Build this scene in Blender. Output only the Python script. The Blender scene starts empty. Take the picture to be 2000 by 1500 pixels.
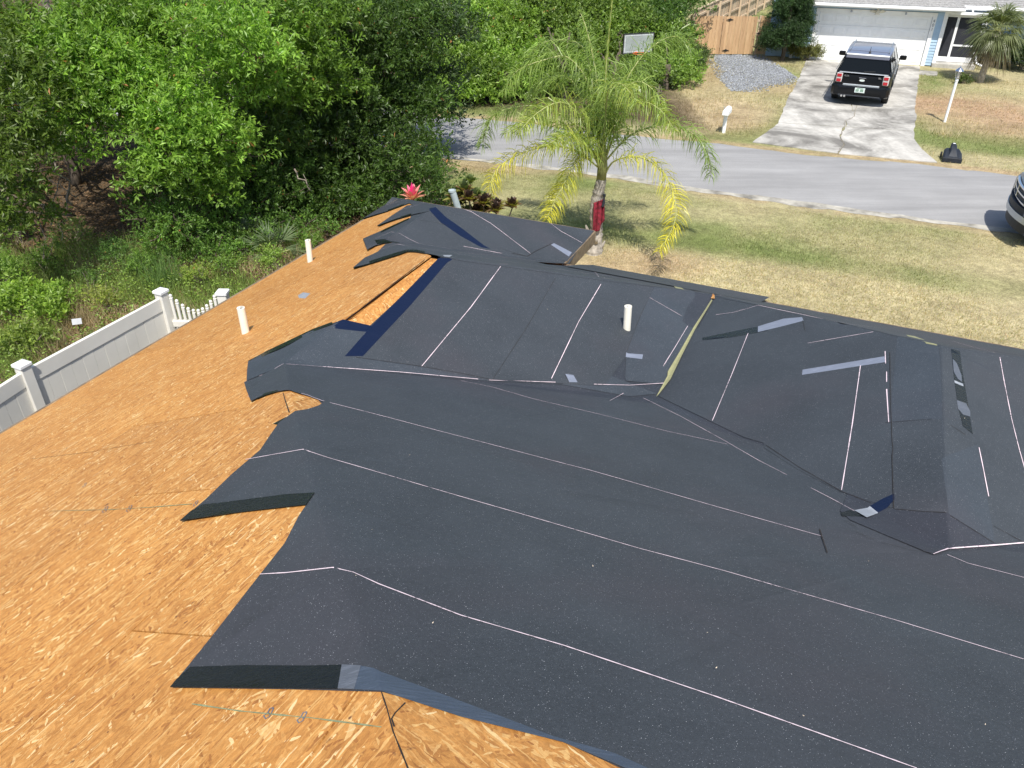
import bpy, math, random
import numpy as np
from mathutils import Vector, Matrix
from mathutils.geometry import delaunay_2d_cdt

random.seed(7); RNG = np.random.default_rng(11)
SC = bpy.context.scene
COL = SC.collection
R_ = math.radians

# ------------------------------------------------------------------ camera
HCAM, PITCH, ROLL, FPX = 6.6, R_(32.428), R_(0.323), 1541.75      # FPX in pixels of a 2000 px wide picture
O = np.array([0.0, 0.0, HCAM])
FW = np.array([0, math.cos(PITCH), -math.sin(PITCH)])
_rt = np.array([1.0, 0, 0]); _up = np.cross(_rt, FW)
RT = _rt*math.cos(ROLL) + _up*math.sin(ROLL); UP = -_rt*math.sin(ROLL) + _up*math.cos(ROLL)
cam = bpy.data.cameras.new('camera'); cam.sensor_width = 36; cam.lens = 36*FPX/2000
cam.clip_start = 0.05; cam.clip_end = 1500
camo = bpy.data.objects.new('camera', cam); COL.objects.link(camo)
camo.matrix_world = Matrix(((RT[0], UP[0], -FW[0], 0), (RT[1], UP[1], -FW[1], 0), (RT[2], UP[2], -FW[2], HCAM), (0, 0, 0, 1)))
SC.camera = camo

# ------------------------------------------------------------------ light
SUN_AZ, SUN_EL = R_(176), R_(59)          # azimuth clockwise from +Y
w = bpy.data.worlds.new('World'); SC.world = w; w.use_nodes = True
nt = w.node_tree; bg = nt.nodes['Background']; sky = nt.nodes.new('ShaderNodeTexSky')
sky.sky_type = 'NISHITA'; sky.sun_disc = False; sky.sun_elevation = SUN_EL; sky.sun_rotation = SUN_AZ
sky.air_density = 1.0; sky.dust_density = 1.5; sky.ozone_density = 1.0
nt.links.new(sky.outputs[0], bg.inputs[0]); bg.inputs[1].default_value = 0.14
sl = bpy.data.lights.new('sun', 'SUN'); sl.energy = 4.6; sl.angle = R_(0.53); sl.color = (1, 0.955, 0.88)
so = bpy.data.objects.new('sun', sl); COL.objects.link(so)
sd = Vector((math.sin(SUN_AZ)*math.cos(SUN_EL), math.cos(SUN_AZ)*math.cos(SUN_EL), math.sin(SUN_EL)))
so.rotation_euler = sd.to_track_quat('Z', 'Y').to_euler()
SC.view_settings.view_transform = 'Standard'; SC.view_settings.look = 'None'
SC.view_settings.gamma = 1; SC.view_settings.use_curve_mapping = False
SC.view_settings.exposure = 0.33
SC.render.engine = 'CYCLES'
SC.cycles.max_bounces = 6; SC.cycles.transparent_max_bounces = 8

# ------------------------------------------------------------------ helpers
def ray(px, py):
    return FW + RT*(px-1000)/FPX + UP*(750-py)/FPX
def atz(px, py, z=0.0):                   # point of the place seen at that pixel on a level z
    d = ray(px, py); return O + d*((z-HCAM)/d[2])
def aty(px, py, y):
    d = ray(px, py); return O + d*(y/d[1])
def proj(P):
    d = np.asarray(P)-O; z = d@FW; return np.array([1000+FPX*(d@RT)/z, 750-FPX*(d@UP)/z])
def fixpix(P, q):                         # same depth, moved onto the sight line of q
    z = (np.asarray(P)-O)@FW; return O + ray(*q)*z

def link(o, parent=None, world=True):
    COL.objects.link(o)
    if parent is not None:
        o.parent = parent
        if world: o.location = -Vector(parent.location)
    return o
def tag(o, label=None, cat=None, group=None, kind=None):
    if label: o['label'] = label
    if cat: o['category'] = cat
    if group: o['group'] = group
    if kind: o['kind'] = kind
    return o
def empty(name, loc, label, cat, group=None, rz=0.0):
    o = bpy.data.objects.new(name, None); COL.objects.link(o); o.location = loc; o.rotation_euler = (0, 0, rz)
    o.empty_display_size = 0.2
    return tag(o, label, cat, group)
def npmesh(name, V, F, mat, parent=None, world=True, smooth=False, col=None, uv=None, mats=None, fm=None):
    V = np.asarray(V, dtype=np.float32).reshape(-1, 3)
    me = bpy.data.meshes.new(name)
    if isinstance(F, np.ndarray):
        k = F.shape[1]; n = len(F)
        me.vertices.add(len(V)); me.vertices.foreach_set('co', V.ravel())
        me.loops.add(n*k); me.loops.foreach_set('vertex_index', F.astype(np.int32).ravel())
        me.polygons.add(n); me.polygons.foreach_set('loop_start', np.arange(0, n*k, k, dtype=np.int32))
        me.polygons.foreach_set('loop_total', np.full(n, k, dtype=np.int32))
        me.update(calc_edges=True)
    else:
        me.from_pydata(V.tolist(), [], F)
    me.polygons.foreach_set('use_smooth', np.full(len(me.polygons), bool(smooth)))
    if col is not None:
        a = me.color_attributes.new('col', 'FLOAT_COLOR', 'POINT')
        c = np.ones((len(V), 4), dtype=np.float32); c[:, :col.shape[1]] = col; a.data.foreach_set('color', c.ravel())
    if uv is not None:
        L = np.zeros(len(me.loops), dtype=np.int32); me.loops.foreach_get('vertex_index', L)
        u = me.uv_layers.new(name='uv'); u.data.foreach_set('uv', np.asarray(uv, dtype=np.float32)[L].ravel())
    if mats:
        for m in mats: me.materials.append(m)
        me.polygons.foreach_set('material_index', np.asarray(fm, dtype=np.int32))
    elif mat is not None: me.materials.append(mat)
    me.validate(); me.update()
    o = bpy.data.objects.new(name, me)
    return link(o, parent, world)

class MB:                                 # collects shapes, links them as one mesh
    def __init__(s): s.v = []; s.f = []
    def add(s, V, F):
        n = len(s.v); s.v += [tuple(map(float, p)) for p in V]; s.f += [tuple(i+n for i in f) for f in F]; return s
    def box(s, a, b, M=None):
        x0, y0, z0 = a; x1, y1, z1 = b
        V = [(x0,y0,z0),(x1,y0,z0),(x1,y1,z0),(x0,y1,z0),(x0,y0,z1),(x1,y0,z1),(x1,y1,z1),(x0,y1,z1)]
        if M is not None: V = [M @ Vector(p) for p in V]
        return s.add(V, [(3,2,1,0),(4,5,6,7),(0,1,5,4),(1,2,6,5),(2,3,7,6),(3,0,4,7)])
    def cbox(s, a, b, c=0.01, M=None):    # box with chamfered vertical and horizontal edges
        x0, y0, z0 = a; x1, y1, z1 = b
        V = []; 
        for (z, e) in ((z0, c), (z0+c, 0), (z1-c, 0), (z1, c)):
            for (x, y) in ((x0+e, y0+e+c), (x0+e+c, y0+e), (x1-e-c, y0+e), (x1-e, y0+e+c), (x1-e, y1-e-c), (x1-e-c, y1-e), (x0+e+c, y1-e), (x0+e, y1-e-c)):
                V.append((x, y, z))
        F = [tuple(range(7, -1, -1)), tuple(range(24, 32))]
        for k in range(3):
            for i in range(8): j = (i+1) % 8; F.append((k*8+i, k*8+j, k*8+8+j, k*8+8+i))
        if M is not None: V = [M @ Vector(p) for p in V]
        return s.add(V, F)
    def tube(s, pts, rad, n=8, cap=True):
        pts = [Vector(p) for p in pts]; k = len(pts)
        if not hasattr(rad, '__len__'): rad = [rad]*k
        V = []; F = []; ref = None
        for i, p in enumerate(pts):
            t = (pts[min(i+1, k-1)]-pts[max(i-1, 0)]).normalized()
            if ref is None:
                ref = Vector((0, 0, 1)) if abs(t.z) < .9 else Vector((1, 0, 0))
            a = t.cross(ref).normalized(); b = t.cross(a).normalized(); ref = -b if False else ref
            for j in range(n):
                g = 2*math.pi*j/n; V.append(p+(a*math.cos(g)+b*math.sin(g))*rad[i])
        for i in range(k-1):
            for j in range(n): q = (j+1) % n; F.append((i*n+j, i*n+q, i*n+n+q, i*n+n+j))
        if cap: F.append(tuple(range(n-1, -1, -1))); F.append(tuple(range((k-1)*n, k*n)))
        return s.add(V, F)
    def lathe(s, prof, n=16, c=(0, 0, 0), axis='z'):
        V = []; F = []; k = len(prof)
        for (r, h) in prof:
            for j in range(n):
                g = 2*math.pi*j/n; x, y = r*math.cos(g), r*math.sin(g)
                V.append((x+c[0], y+c[1], h+c[2]) if axis == 'z' else ((h+c[0], x+c[1], y+c[2]) if axis == 'x' else (x+c[0], h+c[1], y+c[2])))
        for i in range(k-1):
            for j in range(n): q = (j+1) % n; F.append((i*n+j, i*n+q, i*n+n+q, i*n+n+j))
        F.append(tuple(range(n-1, -1, -1))); F.append(tuple(range((k-1)*n, k*n)))
        return s.add(V, F)
    def loft(s, rings, cap=True):
        n = len(rings[0]); V = [p for r in rings for p in r]; F = []
        for i in range(len(rings)-1):
            for j in range(n): q = (j+1) % n; F.append((i*n+j, i*n+q, i*n+n+q, i*n+n+j))
        if cap: F.append(tuple(range(n-1, -1, -1))); F.append(tuple(range((len(rings)-1)*n, len(rings)*n)))
        return s.add(V, F)
    def build(s, name, mat, parent=None, world=False, smooth=False):
        me = bpy.data.meshes.new(name); me.from_pydata(s.v, [], s.f); me.materials.append(mat)
        if smooth: me.polygons.foreach_set('use_smooth', [True]*len(me.polygons))
        me.validate(); me.update()
        o = bpy.data.objects.new(name, me); return link(o, parent, world)
def auto(o, ang=35):                      # smooth with sharp edges kept
    me = o.data; me.polygons.foreach_set('use_smooth', [True]*len(me.polygons))
    try: me.set_sharp_from_angle(angle=R_(ang))
    except Exception: pass
    return o
def bevel(o, wd=0.01, seg=2):
    m = o.modifiers.new('bevel', 'BEVEL'); m.width = wd; m.segments = seg; m.limit_method = 'ANGLE'; m.angle_limit = R_(40); return o

def text_mesh(name, cu):
    t = bpy.data.objects.new(name, cu); COL.objects.link(t); bpy.context.view_layer.update()
    me = bpy.data.meshes.new_from_object(t.evaluated_get(bpy.context.evaluated_depsgraph_get())); bpy.data.objects.remove(t)
    me.name = name; o = bpy.data.objects.new(name, me); COL.objects.link(o); return o

# ------------------------------------------------------------------ materials
def newmat(name):
    m = bpy.data.materials.new(name); m.use_nodes = True
    n = m.node_tree.nodes; n.clear()
    out = n.new('ShaderNodeOutputMaterial'); b = n.new('ShaderNodeBsdfPrincipled')
    m.node_tree.links.new(b.outputs[0], out.inputs[0]); return m, m.node_tree, b, out
def nn(t, typ, **k):
    x = t.nodes.new(typ)
    for a, b in k.items(): setattr(x, a, b)
    return x
def ramp(t, fac, stops, interp='LINEAR'):
    r = nn(t, 'ShaderNodeValToRGB'); r.color_ramp.interpolation = interp
    while len(r.color_ramp.elements) < len(stops): r.color_ramp.elements.new(0.5)
    for e, (p, c) in zip(r.color_ramp.elements, stops):
        e.position = p; e.color = (c, c, c, 1) if not hasattr(c, '__len__') else (*c[:3], 1)
    t.links.new(fac, r.inputs[0]); return r.outputs[0]
def mixc(t, fac, a, b, mode='MIX'):
    m = nn(t, 'ShaderNodeMix', data_type='RGBA', blend_type=mode)
    for sock, val in ((m.inputs[0], fac), (m.inputs[6], a), (m.inputs[7], b)):
        if hasattr(val, 'links'): t.links.new(val, sock)
        else: sock.default_value = val if not hasattr(val, '__len__') else (*val[:3], 1)
    return m.outputs[2]
def noise(t, vec, scale, detail=4, rough=.55, dist=0.0):
    x = nn(t, 'ShaderNodeTexNoise'); x.inputs['Scale'].default_value = scale; x.inputs['Detail'].default_value = detail
    x.inputs['Roughness'].default_value = rough; x.inputs['Distortion'].default_value = dist
    t.links.new(vec, x.inputs['Vector']); return x.outputs['Fac']
def mapping(t, vec, rot=0.0, scale=(1, 1, 1), loc=(0, 0, 0)):
    x = nn(t, 'ShaderNodeMapping'); t.links.new(vec, x.inputs[0]); x.inputs['Rotation'].default_value = (0, 0, rot)
    x.inputs['Scale'].default_value = scale; x.inputs['Location'].default_value = loc; return x.outputs[0]
def bump(t, b, h, strength=.3, dist=.01):
    x = nn(t, 'ShaderNodeBump'); x.inputs['Strength'].default_value = strength; x.inputs['Distance'].default_value = dist
    t.links.new(h, x.inputs['Height']); t.links.new(x.outputs[0], b.inputs['Normal'])
def plain(name, c, rough=.6, metal=0.0, spec=.5, var=.12, vs=6.0, bmp=0.0, coat=0.0):
    m, t, b, o = newmat(name)
    tc = nn(t, 'ShaderNodeTexCoord').outputs['Object']
    f = noise(t, tc, vs, 5)
    dark = tuple(x*(1-var*1.6) for x in c); lite = tuple(min(1, x*(1+var)) for x in c)
    t.links.new(ramp(t, f, [(.3, dark), (.7, lite)]), b.inputs['Base Color'])
    b.inputs['Roughness'].default_value = rough; b.inputs['Metallic'].default_value = metal
    b.inputs['Specular IOR Level'].default_value = spec; b.inputs['Coat Weight'].default_value = coat
    b.inputs['Coat Roughness'].default_value = .05
    if bmp: bump(t, b, noise(t, tc, vs*8, 4), bmp, .01)
    return m

def mat_osb():
    m, t, b, o = newmat('osb'); L = t.links
    uv = nn(t, 'ShaderNodeUVMap', uv_map='uv').outputs[0]
    warp = nn(t, 'ShaderNodeTexNoise'); warp.inputs['Scale'].default_value = 26; warp.inputs['Detail'].default_value = 4; L.new(uv, warp.inputs['Vector'])
    va = nn(t, 'ShaderNodeVectorMath', operation='SCALE'); va.inputs['Scale'].default_value = .016; L.new(warp.outputs['Color'], va.inputs[0])
    vb = nn(t, 'ShaderNodeVectorMath', operation='ADD'); L.new(uv, vb.inputs[0]); L.new(va.outputs[0], vb.inputs[1]); wuv = vb.outputs[0]
    col = None; hgt = None
    stops = [(0, (.28, .115, .030)), (.12, (.375, .168, .042)), (.45, (.435, .205, .053)), (.80, (.485, .243, .070)), (.945, (.56, .335, .120)), (1, (.68, .48, .24))]
    layers = [(.05, .16, .055, 0), (-.45, .12, .038, .42), (.50, .10, .026, .50), (-.15, .10, .018, .56), (.28, .065, .012, .66), (-.9, .05, .011, .76), (1.1, .04, .009, .80), (-.05, .15, .010, .84), (.0, .08, .005, .76)]
    for i, (a, ln, wd, th) in enumerate(layers):
        mp = mapping(t, wuv, a, (1, 1, 1), (i*3.7, i*1.9, 0)); mp = mapping(t, mp, 0, (1/ln, 1/wd, 1))
        v = nn(t, 'ShaderNodeTexVoronoi', voronoi_dimensions='2D'); v.inputs['Scale'].default_value = 1; L.new(mp, v.inputs['Vector'])
        sp = nn(t, 'ShaderNodeSeparateColor'); L.new(v.outputs['Color'], sp.inputs[0])
        c = ramp(t, sp.outputs[0], stops)
        if col is None: col = c; hgt = sp.outputs[2]
        else:
            k = nn(t, 'ShaderNodeMath', operation='GREATER_THAN'); L.new(sp.outputs[1], k.inputs[0]); k.inputs[1].default_value = th
            d = nn(t, 'ShaderNodeMath', operation='LESS_THAN'); L.new(v.outputs['Distance'], d.inputs[0]); d.inputs[1].default_value = .62
            kk = nn(t, 'ShaderNodeMath', operation='MULTIPLY'); L.new(k.outputs[0], kk.inputs[0]); L.new(d.outputs[0], kk.inputs[1])
            col = mixc(t, kk.outputs[0], col, c)
            hm = nn(t, 'ShaderNodeMix'); L.new(kk.outputs[0], hm.inputs[0]); L.new(hgt, hm.inputs[2]); L.new(sp.outputs[2], hm.inputs[3]); hgt = hm.outputs[0]
    fine = noise(t, mapping(t, uv, 0, (1, 7, 1)), 60, 4, .7)
    col = mixc(t, .35, col, ramp(t, fine, [(.3, .25), (.6, .8)]), 'OVERLAY')
    knots = noise(t, uv, 24, 2)
    col = mixc(t, ramp(t, knots, [(.70, 0.), (.76, 1.)]), col, (.16, .07, .03))
    big = noise(t, uv, .8, 3)
    col = mixc(t, .5, col, ramp(t, big, [(.3, (.42, .40, .38)), (.7, (.58, .58, .58))]), 'OVERLAY')
    grit = noise(t, mapping(t, wuv, 0, (1, 1.6, 1)), 38, 6, .8); col = mixc(t, .45, col, ramp(t, grit, [(.3, .25), (.5, .5), (.7, .74)]), 'OVERLAY')
    oi = nn(t, 'ShaderNodeObjectInfo').outputs['Random']; col = mixc(t, .5, col, ramp(t, oi, [(0, (.43, .43, .45)), (1, (.56, .55, .53))]), 'OVERLAY')
    L.new(col, b.inputs['Base Color']); b.inputs['Roughness'].default_value = .62; b.inputs['Specular IOR Level'].default_value = .35
    bump(t, b, hgt, .35, .004); return m

def mat_felt(name='roof_felt', base=(.041, .0475, .055), rough=.62):
    m, t, b, o = newmat(name); L = t.links
    tc = nn(t, 'ShaderNodeTexCoord').outputs['Object']
    n1 = noise(t, tc, 1.6, 4, .6); n2 = noise(t, tc, 55, 3, .7); n3 = noise(t, tc, 260, 2, .8)
    c = mixc(t, ramp(t, n1, [(.3, 0.), (.7, 1.)]), tuple(x*.80 for x in base), tuple(x*1.2 for x in base))
    c = mixc(t, ramp(t, n2, [(.35, 0.), (.7, .55)]), c, tuple(x*1.35 for x in base))
    c = mixc(t, ramp(t, n3, [(.35, .55), (.55, 0.)]), c, tuple(x*.45 for x in base))
    red = noise(t, tc, .9, 3); c = mixc(t, ramp(t, red, [(.50, 0.), (.68, .5)]), c, (base[0]*1.22, base[1]*1.0, base[2]*1.0))
    for sc, th, rad, colr in ((170, .935, .18, (.50, .51, .53)), (48, .985, .045, (.6, .58, .55)), (330, .93, .30, (.20, .21, .24))):  # mica sparkle painted as pale dots in the felt colour
        v = nn(t, 'ShaderNodeTexVoronoi'); v.inputs['Scale'].default_value = sc; L.new(tc, v.inputs['Vector'])
        sp = nn(t, 'ShaderNodeSeparateColor'); L.new(v.outputs['Color'], sp.inputs[0])
        k = nn(t, 'ShaderNodeMath', operation='GREATER_THAN'); L.new(sp.outputs[0], k.inputs[0]); k.inputs[1].default_value = th
        d = nn(t, 'ShaderNodeMath', operation='LESS_THAN'); L.new(v.outputs['Distance'], d.inputs[0]); d.inputs[1].default_value = rad
        kk = nn(t, 'ShaderNodeMath', operation='MULTIPLY'); L.new(k.outputs[0], kk.inputs[0]); L.new(d.outputs[0], kk.inputs[1])
        c = mixc(t, kk.outputs[0], c, colr)
    L.new(c, b.inputs['Base Color']); b.inputs['Roughness'].default_value = rough; b.inputs['Specular IOR Level'].default_value = .32
    wv = noise(t, tc, 3.2, 5, .55, .6); ad = nn(t, 'ShaderNodeMath', operation='MULTIPLY_ADD'); L.new(wv, ad.inputs[0]); ad.inputs[1].default_value = 5.0; L.new(n2, ad.inputs[2])
    bump(t, b, ad.outputs[0], .30, .005); return m

def mat_tape(name, base, rough=.22, streak=.35, spec=.5):
    m, t, b, o = newmat(name); L = t.links
    tc = nn(t, 'ShaderNodeTexCoord').outputs['Object']
    s = noise(t, mapping(t, tc, R_(-66), (3, 40, 10)), 3, 4, .7)
    s2 = noise(t, tc, 12, 4, .6)
    L.new(mixc(t, ramp(t, s, [(.5, 0.), (.8, streak)]), base, tuple(x*3+.01 for x in base)), b.inputs['Base Color'])
    L.new(ramp(t, s, [(.35, rough), (.75, rough+.25)]), b.inputs['Roughness'])
    ad = nn(t, 'ShaderNodeMath', operation='ADD'); L.new(s, ad.inputs[0]); L.new(s2, ad.inputs[1])
    b.inputs['Specular IOR Level'].default_value = spec
    bump(t, b, ad.outputs[0], .25, .010); return m

def mat_chalk():
    m, t, b, o = newmat('chalk'); L = t.links
    tc = nn(t, 'ShaderNodeTexCoord').outputs['Object']
    n = noise(t, tc, 45, 4, .8); n2 = noise(t, tc, 3.0, 3)
    ad = nn(t, 'ShaderNodeMath', operation='MULTIPLY_ADD'); L.new(n2, ad.inputs[0]); ad.inputs[1].default_value = .45; L.new(n, ad.inputs[2])
    L.new(mixc(t, ramp(t, ad.outputs[0], [(.52, 0.), (.68, 1.)]), (.06, .065, .075), (.74, .60, .64)), b.inputs['Base Color'])
    b.inputs['Roughness'].default_value = .9; return m

def mat_leaf(name, gloss=.42, trans=.42, tint=(1, 1, 1)):
    m, t, b, o = newmat(name); L = t.links
    a = nn(t, 'ShaderNodeVertexColor', layer_name='col').outputs[0]
    c = mixc(t, 1.0, a, tint, 'MULTIPLY')
    L.new(c, b.inputs['Base Color']); b.inputs['Roughness'].default_value = gloss; b.inputs['Specular IOR Level'].default_value = .5
    tr = nn(t, 'ShaderNodeBsdfTranslucent')
    L.new(mixc(t, 1.0, c, (1.5, 1.6, .65), 'MULTIPLY'), tr.inputs[0])
    mx = nn(t, 'ShaderNodeMixShader'); mx.inputs[0].default_value = trans
    L.new(b.outputs[0], mx.inputs[1]); L.new(tr.outputs[0], mx.inputs[2]); L.new(mx.outputs[0], o.inputs[0]); return m

def mat_ground():
    m, t, b, o = newmat('yard_ground'); L = t.links
    tc = nn(t, 'ShaderNodeTexCoord').outputs['Object']
    a = nn(t, 'ShaderNodeVertexColor', layer_name='col').outputs[0]
    n1 = noise(t, tc, 5, 6, .75); n2 = noise(t, tc, 28, 5, .8); n3 = noise(t, tc, .9, 4, .6)
    c = mixc(t, .85, a, ramp(t, n2, [(.28, .22), (.5, .5), (.72, .86)]), 'OVERLAY')
    c = mixc(t, .8, c, ramp(t, n1, [(.3, .28), (.7, .70)]), 'OVERLAY')
    c = mixc(t, .6, c, ramp(t, n3, [(.3, .35), (.7, .62)]), 'OVERLAY')
    L.new(c, b.inputs['Base Color']); b.inputs['Roughness'].default_value = .95; b.inputs['Specular IOR Level'].default_value = .1
    bump(t, b, n2, .7, .04); return m

def mat_asphalt():
    m, t, b, o = newmat('asphalt'); L = t.links
    tc = nn(t, 'ShaderNodeTexCoord').outputs['Object']
    n1 = noise(t, tc, 90, 4, .8); rot = mapping(t, tc, R_(20.5), (.12, 1.2, 1)); n2 = noise(t, rot, 1.6, 5, .6); n3 = noise(t, tc, .5, 5, .6)
    c = mixc(t, ramp(t, n2, [(.35, 0.), (.7, 1.)]), (.245, .243, .24), (.32, .317, .312))
    c = mixc(t, .55, c, ramp(t, n1, [(.3, .3), (.7, .72)]), 'OVERLAY'); c = mixc(t, .4, c, ramp(t, n3, [(.3, .38), (.7, .62)]), 'OVERLAY')
    L.new(c, b.inputs['Base Color']); b.inputs['Roughness'].default_value = .9; b.inputs['Specular IOR Level'].default_value = .25
    bump(t, b, n1, .5, .01); return m

def mat_concrete(name='drive_concrete', lo=(.18, .172, .155), hi=(.52, .50, .455)):
    m, t, b, o = newmat(name); L = t.links
    tc = nn(t, 'ShaderNodeTexCoord').outputs['Object']
    n1 = noise(t, tc, .55, 6, .62, .6); n2 = noise(t, tc, 6, 5, .7); n3 = noise(t, tc, 60, 3, .7)
    st = noise(t, mapping(t, tc, R_(24), (1.6, .25, 1)), 1.3, 4, .6)
    c = mixc(t, ramp(t, n1, [(.38, 0.), (.58, 1.)]), lo, hi)
    c = mixc(t, ramp(t, st, [(.40, .3), (.62, 0.)]), c, tuple(x*.9 for x in lo))
    c = mixc(t, .45, c, ramp(t, n2, [(.3, .34), (.7, .66)]), 'OVERLAY'); c = mixc(t, .3, c, ramp(t, n3, [(.3, .3), (.7, .7)]), 'OVERLAY')
    L.new(c, b.inputs['Base Color']); b.inputs['Roughness'].default_value = .88; b.inputs['Specular IOR Level'].default_value = .2
    bump(t, b, n2, .15, .01); return m

def mat_wood(name, a=(.38, .20, .09), c2=(.58, .36, .19), sc=(1, 1, .12)):
    m, t, b, o = newmat(name); L = t.links
    tc = nn(t, 'ShaderNodeTexCoord').outputs['Object']; oi = nn(t, 'ShaderNodeObjectInfo').outputs['Random']
    g = noise(t, mapping(t, tc, 0, (30, 30, 2.0)), 1, 6, .7, .4)
    c = mixc(t, ramp(t, g, [(.3, 0.), (.7, 1.)]), a, c2)
    c = mixc(t, .55, c, ramp(t, oi, [(0, .36), (1, .64)]), 'OVERLAY')
    k = noise(t, tc, 5, 3); c = mixc(t, ramp(t, k, [(.68, 0.), (.75, .6)]), c, tuple(x*.55 for x in a))
    L.new(c, b.inputs['Base Color']); b.inputs['Roughness'].default_value = .8; bump(t, b, g, .3, .005); return m

M = {}
M['osb'] = mat_osb(); M['felt'] = mat_felt(); M['felt_dark'] = mat_felt('roof_felt_fresh', (.033, .038, .047), .6)
M['felt_pale'] = mat_felt('roof_felt_dusty', (.043, .052, .063), .62)
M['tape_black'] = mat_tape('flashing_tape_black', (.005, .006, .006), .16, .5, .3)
M['tape_blue'] = mat_tape('flashing_tape_blue', (.004, .010, .034), .42, .15, .22)
M['tape_sky_sheen'] = mat_tape('flashing_tape_sky_sheen', (.045, .060, .085), .36, .3, .5)  # sky sheen on the near tape, put into its base colour
M['tape_grey'] = mat_tape('flashing_tape_grey', (.17, .19, .24), .40)
M['tape_pale'] = mat_tape('flashing_tape_pale', (.26, .28, .31), .45)
M['tape_mid'] = mat_tape('flashing_tape_mid', (.085, .095, .115), .35)
M['tape_olive'] = mat_tape('valley_liner_olive', (.25, .245, .125), .55)
M['chalk'] = mat_chalk()
M['ink'] = plain('marker_ink', (.13, .14, .17), .8); M['chalkblue'] = plain('green_chalk', (.22, .24, .13), .9, var=.3, vs=60)
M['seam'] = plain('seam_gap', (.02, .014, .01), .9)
M['pvc'] = plain('pvc_cream', (.84, .80, .68), .45, var=.06)
M['fascia'] = plain('fascia_brown', (.20, .145, .09), .7, var=.3, vs=9)
M['stucco'] = plain('stucco', (.55, .50, .42), .9, bmp=.4)
M['leaf'] = mat_leaf('leaf', .45, .40); M['leaf_matt'] = mat_leaf('leaf_matt', .6, .35)
M['palm_leaf'] = mat_leaf('palm_leaf', .38, .35); M['needle'] = mat_leaf('needle', .6, .2)
M['bark'] = plain('bark', (.12, .095, .07), .95, var=.4, vs=12, bmp=.6)
M['twig'] = plain('twig', (.25, .21, .17), .9, var=.3, vs=12)
M['palm_trunk'] = plain('palm_trunk', (.42, .38, .33), .9, var=.35, vs=10, bmp=.6)
M['ground'] = mat_ground(); M['asphalt'] = mat_asphalt(); M['concrete'] = mat_concrete()
M['kerb'] = plain('road_edge', (.40, .385, .36), .9, var=.25, vs=5)
M['vinyl'] = plain('white_vinyl', (.72, .70, .635), .45, var=.05, vs=2)
M['vinyl_cap'] = plain('white_vinyl_cap', (.80, .80, .79), .4, var=.03)
M['wood'] = mat_wood('cedar_board', (.42, .25, .125), (.62, .42, .24)); M['wood_grey'] = mat_wood('weathered_board', (.42, .31, .20), (.62, .50, .36))
M['black_iron'] = plain('black_iron', (.02, .02, .02), .5)
M['white_paint'] = plain('white_paint', (.86, .87, .87), .5, var=.04, vs=3)
M['siding'] = plain('blue_siding', (.40, .55, .70), .6, var=.05)
M['screen'] = plain('insect_screen', (.035, .037, .045), .6, spec=.2)
M['shingle'] = plain('grey_shingle', (.30, .295, .285), .95, var=.25, vs=14, bmp=.4)
M['car_paint'] = plain('black_car_paint', (.005, .006, .008), .30, spec=.22, var=.02, coat=.2)
M['roof_paint'] = plain('silver_roof_paint', (.17, .18, .235), .30, metal=.2, var=.02, coat=.8)
M['chrome'] = plain('chrome', (.72, .73, .75), .15, metal=1.0, var=.03)
M['satin'] = plain('satin_aluminium', (.45, .49, .53), .35, metal=.8, var=.03)
M['glass'] = plain('dark_glass', (.004, .005, .006), .10, spec=.22, var=.02)
M['rubber'] = plain('rubber', (.02, .02, .02), .85); M['rim'] = plain('wheel_rim', (.42, .43, .45), .3, metal=.9)
M['red_lens'] = plain('red_lens', (.42, .02, .03), .2, var=.05); M['clear_lens'] = plain('clear_lens', (.55, .52, .50), .2)
M['plastic_black'] = plain('black_plastic', (.020, .025, .034), .55, spec=.3, var=.2)
M['plate'] = plain('plate_white', (.62, .70, .66), .5); M['plate_ink'] = plain('plate_green', (.05, .18, .09), .5)
M['truck_paint'] = plain('truck_paint', (.045, .048, .055), .3, coat=.8)
M['orange'] = plain('orange_rim', (.70, .16, .03), .5); M['board_white'] = plain('backboard', (.30, .34, .33), .4); M['board_stripe'] = plain('backboard_stripe', (.48, .51, .52), .5)
M['cloth_red'] = plain('red_cloth', (.22, .014, .032), .85, var=.45, vs=16, bmp=.5)
M['pink'] = mat_leaf('bromeliad_leaf', .45, .3); M['grey_pipe'] = plain('grey_pipe', (.36, .42, .43), .5, var=.1)
M['gravel'] = plain('gravel_stone', (.30, .32, .34), .9, var=.3, vs=30)

# ================================================================== ROOF
AZ, S_ = R_(24.083), 0.4253
U3 = np.array([math.sin(AZ), math.cos(AZ), 0]); V3 = np.array([math.cos(AZ), -math.sin(AZ), 0])
def uvz(u, v, z): return U3*u + V3*v + np.array([0, 0, z])
KP = dict(F=(3.565,-3.352,3.75), P=(5.72,-1.20,2.833), Q=(3.677,.842,3.70), J=(5.994,.842,3.70), V=(7.94,-1.20,2.833), I=(5.784,-3.352,3.75),
          K=(7.33,-4.896,3.094), L=(8.54,-4.896,3.094), CR=(10.17,-3.27,2.4), CL=(10.17,-6.527,2.4))
KP = {k: uvz(*q) for k, q in KP.items()}
for k, q in dict(F=(555,710), P=(1283,780), Q=(1852,1078), J=(1838,677), V=(1393,577), I=(841,499), K=(757,475), L=(836,396), CR=(1160,451), CL=(776,388)).items():
    KP[k] = fixpix(KP[k], q)
def hip(t, q): return fixpix(uvz(3.565-t, -3.352+t, 3.75+S_*t), q)
KP['h1'] = hip(1.17*1.35, (594, 878)); KP['h2'] = hip(2.42, (652, 1110)); KP['h3'] = hip(2.87, (748, 1355)); KP['h4'] = hip(3.05, (795, 1500))
for k, t in (('h1', 592), ('h2', 650)): pass
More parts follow.
